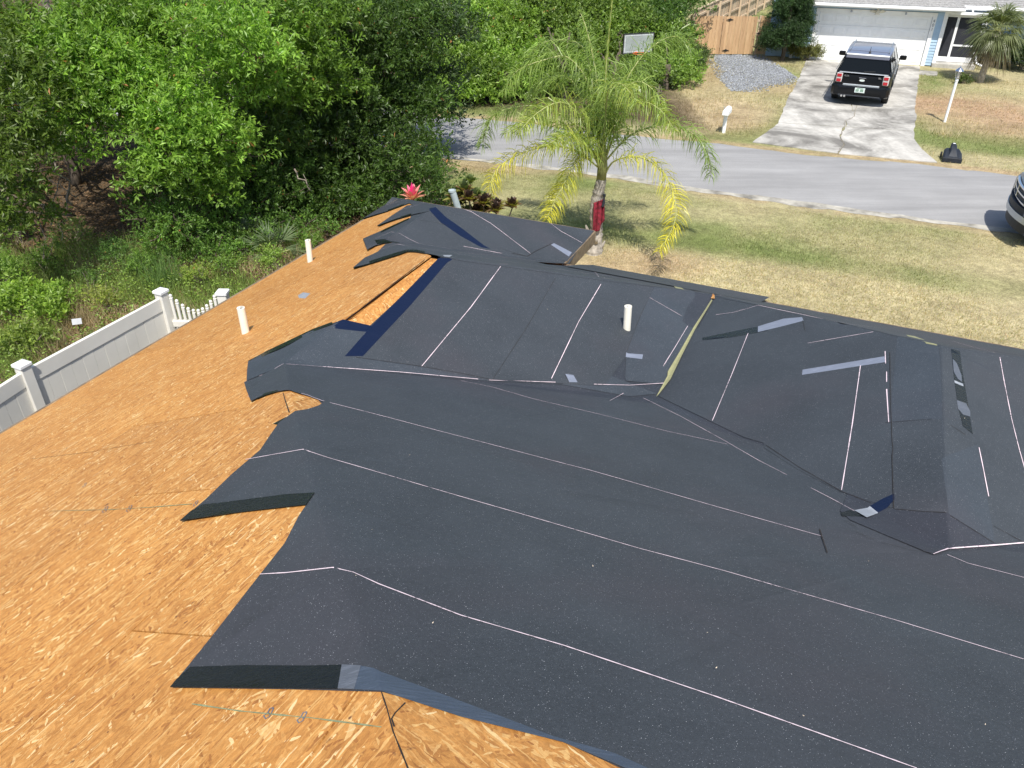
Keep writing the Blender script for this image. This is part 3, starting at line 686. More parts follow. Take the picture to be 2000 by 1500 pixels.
# fascia, soffit and walls
fz = MB()
def fascia(a, b, h=.16, t=.03, outw=0.0):
    A, B = np.array(a, float), np.array(b, float); d = B-A; n = np.array([d[1], -d[0], 0]); n /= np.linalg.norm(n); n *= t
    V = [A-[0,0,h+.02], B-[0,0,h+.02], B-[0,0,h+.02]+n, A-[0,0,h+.02]+n, A-[0,0,.004], B-[0,0,.004], B-[0,0,.004]+n, A-[0,0,.004]+n]
    m = MB(); m.add(V, [(3,2,1,0),(4,5,6,7),(0,1,5,4),(1,2,6,5),(2,3,7,6),(3,0,4,7)]); m.build('fascia_board', M['fascia'], house, True)
for a, b in (('BL','CL'),('CL','CR'),('CR','CI0'),('CI0','CI'),('CI','st1'),('st1','st2'),('st2','e2'),('e2','S2c'),('S2c','S2r'),('S2r','M2'),('M2','BR'),('BR','BL')): fascia(KP[b], KP[a])
ring = [(-8.2,-6.1),(9.7,-6.1),(9.7,-3.85),(8.4,-3.75),(8.4,-3.3),(8.5,3.4),(6.3,3.4),(6.3,8.6),(-8.2,8.6)]
for i in range(len(ring)):
    a, b = ring[i], ring[(i+1) % len(ring)]; A, B = uvz(*a, 0), uvz(*b, 0); d = B-A; n = np.array([d[1], -d[0], 0]); n /= np.linalg.norm(n)
    n = -n*.15; V = [A, B, B+n, A+n]; V = V+[p+[0, 0, 2.2] for p in V]
    MB().add(V, [(3,2,1,0),(4,5,6,7),(0,1,5,4),(1,2,6,5),(2,3,7,6),(3,0,4,7)]).build('wall', M['stucco'], house, True)

# ================================================================== GROUND, ROAD
def soft(x, y, cx, cy, rx, ry, rot=0.0):
    c, s = math.cos(rot), math.sin(rot); dx, dy = x-cx, y-cy
    a = (dx*c+dy*s)/rx; b = (-dx*s+dy*c)/ry; return np.clip(1.6-1.2*np.sqrt(a*a+b*b), 0, 1)
def G2(px, py): return atz(px, py, 0)[:2]
def vn(x, y, s, seed=0):                                    # cheap value noise
    r = np.random.default_rng(seed); T = r.random((64, 64)); X, Y = x*s, y*s; i, j = np.floor(X).astype(int), np.floor(Y).astype(int)
    fx, fy = X-i, Y-j; fx = fx*fx*(3-2*fx); fy = fy*fy*(3-2*fy); i0, j0, i1, j1 = i % 64, j % 64, (i+1) % 64, (j+1) % 64
    return T[i0, j0]*(1-fx)*(1-fy)+T[i1, j0]*fx*(1-fy)+T[i0, j1]*(1-fx)*fy+T[i1, j1]*fx*fy
near_e = np.array([G2(*q) for q in ((820,303),(1000,322),(1200,345),(1400,377),(1600,404),(1800,430),(2000,457))])
far_e = np.array([G2(*q) for q in ((780,216),(826,223),(1000,238),(1200,262),(1400,281),(1560,302),(1800,322),(2000,346))])
def ext(e, k=60):
    a = e[0]-(e[1]-e[0])/np.linalg.norm(e[1]-e[0])*k; b = e[-1]+(e[-1]-e[-2])/np.linalg.norm(e[-1]-e[-2])*k; return np.vstack([a, e, b])
near_e, far_e = ext(near_e), ext(far_e)
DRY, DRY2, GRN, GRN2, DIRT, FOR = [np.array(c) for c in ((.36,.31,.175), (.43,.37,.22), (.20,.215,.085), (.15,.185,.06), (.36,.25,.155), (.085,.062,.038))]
def ground_col(x, y):
    d = y-(np.interp(x, near_e[:, 0], near_e[:, 1])); f = y-(np.interp(x, far_e[:, 0], far_e[:, 1]))
    n = vn(x, y, .7, 1)*.6+vn(x, y, 2.1, 2)*.4; n2 = vn(x, y, .35, 3)
    g = np.clip(.30+.55*(n2-.5)+.8*(n-.5), 0, 1)
    g += .42*soft(x, y, *G2(1500, 500), 7.0, .7, -.36)+.35*soft(x, y, *G2(1300, 450), 4., 1.0, -.36)+.5*soft(x, y, *G2(1050, 355), 3, 1.0)+.30*soft(x, y, *G2(1800, 540), 4, .5, -.36)
    g -= .55*soft(x, y, *G2(1700, 610), 6, 2.2, -.36)+.5*soft(x, y, *G2(1250, 530), 2.5, 1.0)
    g += 1.3*soft(x, y, *G2(1960, 285), 3.2, 1.2, -.36)+.9*soft(x, y, *G2(1450, 268), 2.2, .9, .3)+.8*soft(x, y, *G2(1560, 235), .9, 2.6, -.5)+.6*soft(x, y, *G2(1790, 200), .8, 6, -.5)+.9*soft(x, y, *G2(930, 212), 4, 1.2, -.3)
    g += .5*soft(x, y, *G2(1470, 15), 4, 8, 0)
    g = np.clip(g, 0, 1)[..., None]
    c = DRY*(1-n[..., None])+DRY2*n[..., None]; c = c*(1-g)+(GRN*(1-n[..., None])+GRN2*n[..., None])*g
    dd = np.zeros_like(x)
    for (px, py, rx, ry, k, r) in ((1900,215,3.6,2.6,.9,-.3), (1950,230,3,3,.6,0), (1340,140,2.2,5,.55,0), (1400,220,2.,3,.5,0), (1450,170,4,1.6,.35,0), (1240,515,1.4,.8,.6,0), (900,322,2.5,.5,.5,-.3)):
        dd = np.maximum(dd, k*soft(x, y, *G2(px, py), rx, ry, r))
    dd = np.clip(dd*(1.3*n+.35), 0, 1)
    dd = np.maximum(dd, .55*np.clip(1-np.abs(d+.1)/.45, 0, 1)*(n > .35)); dd = np.maximum(dd, .75*np.clip(1-np.abs(f-.25)/.5, 0, 1)*(n > .3))
    dd = dd[..., None]; c = c*(1-dd)+DIRT*dd
    # wood floor on the left and beyond the road
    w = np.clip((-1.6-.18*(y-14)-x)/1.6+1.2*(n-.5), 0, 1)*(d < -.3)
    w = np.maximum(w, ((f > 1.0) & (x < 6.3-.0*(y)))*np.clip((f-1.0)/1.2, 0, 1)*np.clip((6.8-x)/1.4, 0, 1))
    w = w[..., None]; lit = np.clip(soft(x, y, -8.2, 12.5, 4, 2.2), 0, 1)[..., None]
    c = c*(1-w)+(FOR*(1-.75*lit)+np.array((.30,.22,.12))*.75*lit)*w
    return c*1.06
xs = np.r_[[-260,-160,-100,-60,-35,-24], np.arange(-18, 26, .2), [30,36,45,70,120,200,300]]; ys = np.r_[[-120,-60,-30,-12,-4], np.arange(3, 62, .22), [66,72,82,100,140,200,300,420]]
X, Y = np.meshgrid(xs, ys); Z = (vn(X, Y, .5, 5)-.5)*.05
fd = Y-np.interp(X, far_e[:, 0], far_e[:, 1]); nd = Y-np.interp(X, near_e[:, 0], near_e[:, 1])
Z = np.where((fd < -.4) & (nd > .4), -.04, Z*np.clip((np.minimum(np.abs(fd), np.abs(nd)))/1.5, 0, 1)-.004); n_, m_ = X.shape
idx = np.arange(n_*m_).reshape(n_, m_); F = np.stack([idx[:-1, :-1], idx[:-1, 1:], idx[1:, 1:], idx[1:, :-1]], -1).reshape(-1, 4)
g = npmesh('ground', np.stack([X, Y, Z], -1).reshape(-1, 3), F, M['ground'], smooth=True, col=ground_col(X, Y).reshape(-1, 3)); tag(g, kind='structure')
# road sheet with ragged edges
tt = np.linspace(0, 1, 420)
def along(e, t):
    s = np.r_[0, np.cumsum(np.linalg.norm(np.diff(e, axis=0), axis=1))]; return np.c_[np.interp(t*s[-1], s, e[:, 0]), np.interp(t*s[-1], s, e[:, 1])]
xx = np.linspace(-55, 70, 700)
def eline(e, off, jit, seed): return np.c_[xx, np.interp(xx, e[:, 0], e[:, 1])+off+(vn(xx, xx*0, 1.3, seed)-.5)*jit+(vn(xx, xx*0+3, 5., seed)-.5)*jit*.5]
a = eline(near_e, 0, .12, 21); b = eline(far_e, 0, .18, 22); rows = [a*(1-k)+b*k for k in np.linspace(0, 1, 6)]
V = np.array([[*p, .003+.05*(1-abs(2*i/5-1))] for i, r in enumerate(rows) for p in r]); n = len(xx)
F = np.array([(i*n+j, i*n+j+1, (i+1)*n+j+1, (i+1)*n+j) for i in range(5) for j in range(n-1)])
M['verge'] = plain('sandy_edge', (.36, .34, .29), .95, var=.35, vs=3)
tag(npmesh('road', V, F, M['asphalt'], smooth=True), kind='structure')
a2 = eline(near_e, -.10, .25, 23); a3 = eline(near_e, .16, .16, 24)
V = np.array([[*p, .001] for p in a2]+[[*p, .0105+.004] for p in a3]); F = np.array([(j, j+1, n+j+1, n+j) for j in range(n-1)])
tag(npmesh('road_edge', V, F, M['verge']), kind='structure')

# driveway slabs (concrete, each slab its own piece)
def gpoly(pts, n=6): return [G2(*p) for p in pts]
drive = empty('driveway', (*G2(1690, 220), 0), None, None); drive['kind'] = 'structure'
def slab(pts, h=.022, name='concrete_slab'):
    P = gpoly(pts); Q = []
    for i, p in enumerate(P):
        q = P[(i+1) % len(P)]; k = max(1, int(np.linalg.norm(q-p)/.3))
        for s in range(k): Q.append(p+(q-p)*s/k+RNG.normal(0, .012, 2)*(s > 0))
    n = len(Q); m = MB(); m.add([(*p, -.02) for p in Q]+[(*p, h) for p in Q], [tuple(range(n, 2*n))]+[(i, (i+1) % n, n+(i+1) % n, n+i) for i in range(n)])
    o = m.build(name, M['concrete'], drive, True)
    bm_ok = o.data.polygons[0].normal.z
    if bm_ok < 0: o.data.flip_normals()
    return o
A = (1584,116); B = (1797,130)
def L4(l, r, t, g=0): return (l[0]+(r[0]-l[0])*t, l[1]+(r[1]-l[1])*t+g)
lines = [((1576,115),(1797,130)), ((1555,166),(1790,185)), ((1538,193),(1786,212)), ((1520,240),(1784,257)), ((1465,277),(1832,317))]
for k in range(4):
    (l0, r0), (l1, r1) = lines[k], lines[k+1]; e = .5
    if k == 3: slab([(l0[0]+2,l0[1]+e),(1648,249),(1640,268),(1648,283),(1636,300),(1470,278),(1490,264)], .018); slab([(1650,249),(r0[0]+1,r0[1]+e),(1785,272),(1800,292),(1830,318),(1638,301),(1650,283),(1642,268)], .018)
    else:
        m0, m1 = L4(l0, r0, .5), L4(l1, r1, .5)
        if k == 2: slab([(l0[0],l0[1]+e),(m0[0],m0[1]+e),(1668,225),(1652,238),(m1[0]-1,m1[1]),l1], .022); slab([(m0[0]+1,m0[1]+e),(r0[0],r0[1]+e),(1790,230),r1,(m1[0],m1[1]),(1653,238),(1669,225)], .022)
        else: slab([(l0[0],l0[1]+e),(r0[0],r0[1]+e),r1,l1], .022)
slab([(1797,138),(1830,141),(1830,148),(1793,145)], .03, 'path_slab')
ck = [G2(*q) for q in ((1672,200),(1668,226),(1652,238),(1649,250),(1641,268),(1648,283),(1637,300))]; V = []; 
ck = catmull(ck, 8); ck = [p+RNG.normal(0, .025, 2) for p in ck]
for i, p in enumerate(ck): t_ = ck[min(i+1, len(ck)-1)]-ck[max(i-1, 0)]; t_ /= np.linalg.norm(t_)+1e-9; n_v = np.array([-t_[1], t_[0]])*RNG.uniform(.006, .016); V += [(*(p-n_v), .030), (*(p+n_v), .030)]
M['crack'] = plain('soil_in_crack', (.27, .24, .19), .95, var=.3, vs=20); npmesh('drive_crack', V, [(2*i, 2*i+1, 2*i+3, 2*i+2) for i in range(len(ck)-1)], M['crack'], drive)
# gravel patch: many small stones
gp = np.array(gpoly([(1404,108),(1478,110),(1500,126),(1530,137),(1550,148),(1520,162),(1480,168),(1450,180),(1425,176),(1412,160),(1425,140),(1412,122)]))
lo, hi = gp.min(0), gp.max(0); P = RNG.uniform(lo, hi, (26000, 2)); gj = P+RNG.normal(0, .28, P.shape); P = P[in_poly(gj, gp) & (vn(P[:, 0], P[:, 1], 1.4, 41)+RNG.uniform(-.3, .5, len(P)) > .25)]; 
tet = np.array([(1,0,-.4),(-.5,.87,-.4),(-.5,-.87,-.4),(0,0,.8)]); s = RNG.uniform(.02, .055, len(P)); a = RNG.uniform(0, 6.3, len(P))
Vx = np.stack([tet[:, 0]*np.cos(a)[:, None]-tet[:, 1]*np.sin(a)[:, None], tet[:, 0]*np.sin(a)[:, None]+tet[:, 1]*np.cos(a)[:, None], np.repeat(tet[None, :, 2], len(P), 0)], -1)*s[:, None, None]*[1, 1, .7]+np.c_[P, np.full(len(P), .03)][:, None]
F = (np.array([(0,1,3),(1,2,3),(2,0,3)])[None]+np.arange(len(P))[:, None, None]*4).reshape(-1, 3)
cg = np.repeat(np.clip(RNG.normal(.235, .10, (len(P), 1)), .12, .9)*[.95, 1., 1.06], 4, 0)
M['stone'] = mat_leaf('loose_stone', .9, 0.0)
tag(npmesh('gravel', Vx.reshape(-1, 3), F, M['stone'], col=cg), 'patch of grey gravel before the wooden gate', kind='stuff')

# ================================================================== PLANTS
def blades(name, P, L, wd, col, mat, lean=.45, label=None, parent=None, kind='stuff'):
    n = len(P); a = RNG.uniform(0, 2*math.pi, n); l = RNG.uniform(.6, 1.15, n)*L; dx = np.c_[np.cos(a), np.sin(a), np.zeros(n)]; pr = np.c_[-np.sin(a), np.cos(a), np.zeros(n)]
    k = RNG.uniform(0, lean, n)[:, None]; tip = P+dx*l[:, None]*k+np.array([0, 0, 1.])*l[:, None]*np.sqrt(1-k*k*.8); b = RNG.uniform(0, 6.3, n); wv = np.c_[np.cos(b), np.sin(b), np.zeros(n)]*wd/2
    V = np.stack([P-wv, P+wv, tip], 1).reshape(-1, 3); F = np.arange(3*n).reshape(-1, 3)
    o = npmesh(name, V, F, mat, parent, True, col=np.repeat(col, 3, 0)); 
    if kind: o['kind'] = kind
    if label: o['label'] = label
    return o
def lawn(pxpoly, dens, L, wd, name, label, gain=1.1, var=.22, thin=0.0):
    pg = np.array([atz(*q)[:2] for q in pxpoly]); lo, hi = pg.min(0), pg.max(0); n = int((hi-lo).prod()*dens)
    P = RNG.uniform(lo, hi, (n, 2)); P = P[in_poly(P, pg)]
    if thin: P = P[vn(P[:, 0], P[:, 1], .9, 9)+RNG.uniform(-.2, .2, len(P)) > thin]
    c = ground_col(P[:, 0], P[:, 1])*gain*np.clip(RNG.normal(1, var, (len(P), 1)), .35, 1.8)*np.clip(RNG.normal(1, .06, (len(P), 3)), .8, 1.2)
    return blades(name, np.c_[P, np.full(len(P), -.01)], L, wd, np.clip(c, 0, .9), M['leaf_matt'], .8, label)
lawn([(880,318),(1400,392),(2010,470),(2010,700),(1500,620),(1380,580),(1150,520),(1170,455),(850,400)], 900, .05, .012, 'lawn_grass', 'dry short grass between the house and the road')
lawn([(870,216),(1000,232),(1000,215),(870,195)], 260, .13, .016, 'verge_grass', 'green grass strip below the far bushes')
lawn([(1290,255),(1465,272),(1520,238),(1560,150),(1590,120),(1330,110),(1300,150),(1240,200)], 170, .10, .016, 'yard_grass', 'rough dry grass left of the driveway', thin=.25)
lawn([(1800,295),(1840,318),(2010,345),(2010,160),(1800,140),(1790,200)], 170, .08, .016, 'yard_grass', 'patchy grass right of the driveway', thin=.2)
lawn([(1330,-30),(1600,-30),(1600,35),(1330,35)], 14, .14, .04, 'back_yard_grass', 'grass of the back yard behind the wooden fence')

def leafmesh(C, D, L, wd, col, fold=.25):
    """C centres, D unit directions; folded diamond leaves -> V,F,col"""
    n = len(C); up = RNG.normal(0, 1, (n, 3)); up[:, 2] += 1.1; s = np.cross(D, up); s /= np.linalg.norm(s, axis=1)[:, None]+1e-9; nrm = np.cross(s, D)
    l = (L*RNG.uniform(.65, 1.2, n))[:, None]; w2 = (wd*RNG.uniform(.7, 1.2, n))[:, None]/2
    V = np.stack([C, C+D*l*.5+s*w2+nrm*w2*fold, C+D*l-nrm*l*.12, C+D*l*.5-s*w2+nrm*w2*fold], 1).reshape(-1, 3)
    F = (np.array([(0,1,2),(0,2,3)])[None]+np.arange(n)[:, None, None]*4).reshape(-1, 3); return V, F, np.repeat(col, 4, 0)
def sprigs(cen, rad, n_sprig, per, L, wd, base, bright=1.0, squash=.8, hang=0.0, tip=(1.5, 1.35, .9), yellow=.06):
    """foliage of one clump: sprigs of leaves over an uneven ball"""
    d = RNG.normal(0, 1, (n_sprig, 3)); d /= np.linalg.norm(d, axis=1)[:, None]; d[:, 2] = np.abs(d[:, 2])*.9-.25*(RNG.random(n_sprig) < .5); d /= np.linalg.norm(d, axis=1)[:, None]
    r = rad*(.55+.5*(RNG.random(n_sprig) < .6))*RNG.uniform(.6, 1.08, n_sprig)*(1+.25*np.sin(d[:, 0]*5+cen[0]*3)*np.cos(d[:, 1]*6+cen[1]*2)); P = np.asarray(cen)+d*r[:, None]*[1, 1, squash]
    ax = d*.7+RNG.normal(0, .45, (n_sprig, 3)); ax[:, 2] += .25-hang; ax /= np.linalg.norm(ax, axis=1)[:, None]
    k = np.tile(np.arange(per), n_sprig)/per; Pp = np.repeat(P, per, 0); A = np.repeat(ax, per, 0)
    C = Pp+A*(k*L*2.2)[:, None]; a = RNG.uniform(0, 2*math.pi, len(C)); q = RNG.normal(0, 1, (len(C), 3)); q -= A*(q*A).sum(1)[:, None]; q /= np.linalg.norm(q, axis=1)[:, None]
    D = A*.55+q*.8; D /= np.linalg.norm(D, axis=1)[:, None]
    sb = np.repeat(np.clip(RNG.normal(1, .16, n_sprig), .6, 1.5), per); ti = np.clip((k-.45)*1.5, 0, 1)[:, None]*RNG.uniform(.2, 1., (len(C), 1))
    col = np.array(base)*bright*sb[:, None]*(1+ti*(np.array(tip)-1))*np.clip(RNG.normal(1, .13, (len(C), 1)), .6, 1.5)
    yl = RNG.random(len(C)) < yellow*.05; col[yl] = (.42, .20, .07); return leafmesh(C, D, L, wd, np.clip(col, 0, .8))
class Leaves:
    def __init__(s): s.V = []; s.F = []; s.C = []; s.n = 0
    def add(s, t): V, F, C = t; s.V.append(V); s.F.append(F+s.n); s.C.append(C); s.n += len(V)
    def build(s, name, mat, parent): return npmesh(name, np.vstack(s.V), np.vstack(s.F), mat, parent, True, col=np.vstack(s.C))
def branch(m, a, b, r0, r1, n=6, wob=.12):
    a, b = np.array(a, float), np.array(b, float); L = np.linalg.norm(b-a); pts = [a+(b-a)*t+RNG.normal(0, wob*L*.25, 3)*math.sin(math.pi*t) for t in np.linspace(0, 1, n)]
    m.tube(pts, [r0+(r1-r0)*t for t in np.linspace(0, 1, n)], 7)
def tree(name, x, y, clumps, base, label, cat='tree', group=None, L=.125, wd=.046, dens=1.35, trunk=.14, mat='leaf', hang=0., bright=1., per=9, zmax=2.6):
    """clumps: (x,y,z,r)"""
    t = empty(name, (x, y, 0), label, cat, group); lv = Leaves(); m = MB(); top = max(c[2] for c in clumps) if clumps else 3
    zt = min(top, zmax); branch(m, (x, y, -.1), (x+RNG.normal(0, .2), y+RNG.normal(0, .2), zt), trunk, trunk*.6, 7)
    lm = MB(); 
    for (cx, cy, cz, r, *br) in clumps:
        k = br[0] if br else 1.0
        branch(lm, (x+RNG.normal(0, .08), y+RNG.normal(0, .08), min(zt, max(.2, cz*RNG.uniform(.3, .6)))), (cx, cy, cz), trunk*.35, .012, 6, .25)
        for _ in range(3): q = RNG.normal(0, 1, 3); q /= np.linalg.norm(q); branch(lm, (cx, cy, cz), (cx+q[0]*r, cy+q[1]*r, cz+abs(q[2])*r*.6), .012, .004, 4, .3)
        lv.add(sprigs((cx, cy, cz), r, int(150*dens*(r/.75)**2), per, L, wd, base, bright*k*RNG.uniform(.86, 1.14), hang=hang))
    m.build('trunk', M['bark'], t, True, smooth=True); lm.build('branches', M['bark'], t, True, smooth=True); lv.build('crown', M[mat], t); return t
def pxclump(px, py, y, r, k=1.0): P = aty(px, py, y); return (P[0], P[1], max(P[2], r*.35), r, k)
G_OAK = (.165, .285, .045); G_MID = (.090, .165, .034); G_DRK = (.045, .085, .026); G_LIM = (.17, .27, .04)  # sunlit front boughs lighter, shaded inner ones darker, put into leaf colour

# --- the wood left of the house: trees whose limbs hang low
W1 = [pxclump(*q) for q in ((440,60,15.6,.75,1.25),(500,110,15.5,.7,1.25),(415,130,15.8,.6,1.15),(470,190,16.2,.6,1.1),(530,150,16.5,.6,1.0),(560,60,17.2,.8,.9),(610,120,17.5,.8,.85),(500,20,17,.7,.9),(570,190,17.2,.7,.85),(640,40,18.,.8,.75),(600,200,17.8,.6,.8),(655,170,18,.7,.75))]
W2 = [pxclump(*q) for q in ((340,220,15.0,.7,1.2),(290,250,15.0,.6,1.15),(380,260,15,.65,1.25),(330,310,14.7,.6,1.1),(420,270,15.1,.55,1.2),(460,300,15.4,.55,1.1),(380,340,14.9,.5,1.),(300,360,14.6,.45,1.),(330,170,15.5,.6,1.15),(300,330,15,.5,1.05),(410,380,15.2,.5,.9),(445,350,15.6,.5,.95))]
W3 = [pxclump(*q) for q in ((60,120,15.2,.8,1.15),(130,90,15.5,.8,1.1),(190,120,15.5,.8,1.15),(240,150,15.4,.75,1.15),(110,160,15,.7,1.1),(180,190,15,.7,1.05),(240,210,15.1,.6,1.05),(140,250,14.8,.6,1.),(160,300,14.6,.45,1.),(200,40,16.4,.8,.95),(260,60,16.6,.85,1.),(330,60,17,.8,.95),(310,110,16.4,.7,1.))]
W4 = [pxclump(*q) for q in ((20,150,14.2,.7,1.1),(40,220,13.8,.7,1.05),(10,290,13.5,.6,.95),(30,340,13.2,.5,1.1),(70,280,13.9,.45,.9),(25,400,13.2,.4,1.),(75,430,13.6,.32,.95),(15,455,12.8,.35,1.05),(55,375,13.6,.35,.95),(0,90,15,.7,1.),(15,60,16,.7,.8))]
W5 = [pxclump(*q) for q in ((700,60,19,.9,.75),(760,40,20,.9,.8),(730,130,19.5,.9,.75),(790,110,20.2,.8,.8),(690,220,18.8,.8,.7),(760,200,19.8,.8,.8),(800,190,20.4,.6,.9),(650,260,18.3,.6,.75),(740,260,19.4,.6,.75),(680,300,18.6,.6,.75),(630,330,18,.6,.8),(560,280,17.3,.6,.8),(520,250,16.9,.6,.85),(600,20,19,.8,.7),(660,90,19.3,.8,.7),(820,40,21,.8,.85),(815,120,21,.6,.9))]
W6 = [pxclump(*q) for q in ((800,290,19.9,.6,1.05),(760,320,19.2,.6,1.),(830,310,20.2,.45,1.05),(720,350,18.7,.55,1.05),(780,360,19.2,.55,1.1),(830,350,19.8,.45,1.1),(690,385,18,.5,1.),(650,400,17.6,.5,.95),(740,390,18.6,.4,1.05),(610,390,17.3,.55,.9),(855,330,20.2,.35,1.),(700,330,18.9,.5,.8))]
W7 = [pxclump(*q) for q in ((560,380,16.6,.5,.9),(510,400,16.2,.5,.9),(460,420,15.7,.5,.95),(540,440,16.,.45,.95),(490,455,15.6,.4,1.),(600,440,16.3,.4,.9),(430,460,15.2,.4,.95),(390,430,15.2,.4,.9),(570,330,17.2,.5,.8),(500,340,16.5,.55,.8),(330,420,14.9,.4,1.),(370,470,14.6,.35,1.05),(640,445,16.8,.35,.95),(450,500,14.9,.35,1.),(300,470,14.3,.3,1.),(350,440,14.5,.4,.95),(420,500,14.6,.32,1.),(530,470,15.4,.35,1.),(580,465,15.8,.35,.95),(640,470,16.4,.3,.95),(280,430,14.6,.35,.9),(700,430,17.6,.4,.95),(470,490,15,.3,1.05))]
extra = [pxclump(px+RNG.uniform(-20, 20), py+RNG.uniform(-15, 15), 16.8+(300-py)*.012+px*.002+RNG.uniform(0, .8), RNG.uniform(.55, .75), RNG.uniform(.6, .95)) for px in range(330, 830, 62) for py in range(190, 400, 52)]
back1 = [pxclump(px+RNG.uniform(-25, 25), py+RNG.uniform(-20, 20), RNG.uniform(21, 24), RNG.uniform(.8, 1.1), RNG.uniform(.6, .9)) for px in range(240, 860, 75) for py in range(0, 250, 70)]
back2 = [pxclump(px+RNG.uniform(-25, 25), py+RNG.uniform(-20, 20), RNG.uniform(19.5, 23), RNG.uniform(.8, 1.1), RNG.uniform(.45, .8)) for px in range(-40, 330, 80) for py in range(90, 250, 75)]
c = lambda px, py: tuple(G2(px, py))
tree('oak_tree', *c(520, 360), W1, G_OAK, 'oak with the brightest, highest leaf clumps, mid left over the wood edge', group='trees of the wood left of the house')
tree('oak_tree', *c(330, 400), W2, G_OAK, 'oak with low light green boughs just right of the dark hollow', group='trees of the wood left of the house')
tree('oak_tree', *c(150, 360), W3, G_OAK, 'broad oak arching over the dark hollow at the wood edge', group='trees of the wood left of the house')
tree('oak_tree', *c(0, 380), W4, (.105, .165, .03), 'yellowish green oak cut off by the left frame edge', group='trees of the wood left of the house')
tree('oak_tree', *c(700, 300), W5, G_MID, 'dark oak overhanging the road, behind the pink bromeliad', group='trees of the wood left of the house')
tree('laurel_shrub', *c(740, 345), W6, (.13, .245, .045), 'leafy shrub in front of the dark oak, beside the pink bromeliad', 'shrub', L=.08, wd=.03, trunk=.07)
tree('laurel_shrub', *c(500, 420), W7, (.12, .225, .042), 'leafy shrub between the hollow and the fan palmetto', 'shrub', L=.08, wd=.03, trunk=.06)
tree('oak_tree', *c(610, 330), extra, G_MID, 'shaded oak between the brightest oak and the one overhanging the road', group='trees of the wood left of the house', dens=.9)
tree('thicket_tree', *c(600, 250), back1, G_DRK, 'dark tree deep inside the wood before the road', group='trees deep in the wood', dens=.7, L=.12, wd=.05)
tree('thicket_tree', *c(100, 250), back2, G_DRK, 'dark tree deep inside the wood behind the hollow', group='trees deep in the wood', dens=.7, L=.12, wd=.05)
# bare leaning stems in the hollow
for i, (a, b, ya, yb, r) in enumerate((((65,330),(32,200),14.6,14.9,.02), ((105,330),(52,195),14.8,15.,.022), ((140,400),(105,310),15,15.3,.03), ((130,392),(120,470),14.9,14.2,.012), ((100,440),(118,345),14.4,15,.015), ((150,385),(95,350),15.2,15.2,.014), ((525,20),(540,-40),19,19,.10), ((575,330),(606,372),16.6,16.4,.02), ((606,372),(592,340),16.4,16.5,.01), ((85,-10),(95,60),19,19,.09), ((250,190),(215,160),15,15.2,.014), ((60,400),(90,470),14,13.5,.012))):
    m = MB(); branch(m, aty(*a, ya), aty(*b, yb), r, r*.5, 7, .2); o = m.build('bare_stem', M['twig'], None, True, True)
    tag(o, ('leftmost long pale stem leaning out of the dark hollow', 'long pale stem just right of the leftmost one, above the hollow', 'thick grey stem standing in the middle of the dark hollow', 'thin twig bending down at the lower left of the hollow',
        'short upright twig left of the thick grey stem', 'thin twig crossing the thick grey stem', 'thick dark limb at the top of the wood', 'bare grey branch fork in the dark middle of the wood', 'short side twig of the bare fork in the middle wood',
        'dark trunk in the top left corner of the wood', 'short bare twig among bright leaves above the hollow', 'thin stem low at the left, below the hollow')[i], 'branch')
# --- weeds and bushes on the rough ground before the fence
def bush(name, px, py, r, base, label, cat='bush', group=None, L=.06, wd=.03, n=3, dens=1.2, hgt=.5, mat='leaf', bright=1.):
    x, y = G2(px, py); t = empty(name, (x, y, 0), label, cat, group); lv = Leaves(); lm = MB()
    for k in range(n):
        q = RNG.normal(0, r*.5, 2); z = hgt*RNG.uniform(.45, 1.)
        lv.add(sprigs((x+q[0], y+q[1], z), r*RNG.uniform(.6, .9), int(150*dens*(r/.6)**2), 8, L, wd, base, bright*RNG.uniform(.85, 1.15), squash=.85))
        for _ in range(4): branch(lm, (x+RNG.normal(0, .05), y+RNG.normal(0, .05), 0), (x+q[0]+RNG.normal(0, r*.3), y+q[1]+RNG.normal(0, r*.3), z+r*.3), .010, .003, 4, .2)
    lm.build('stems', M['twig'], t, True); lv.build('foliage', M[mat], t); return t
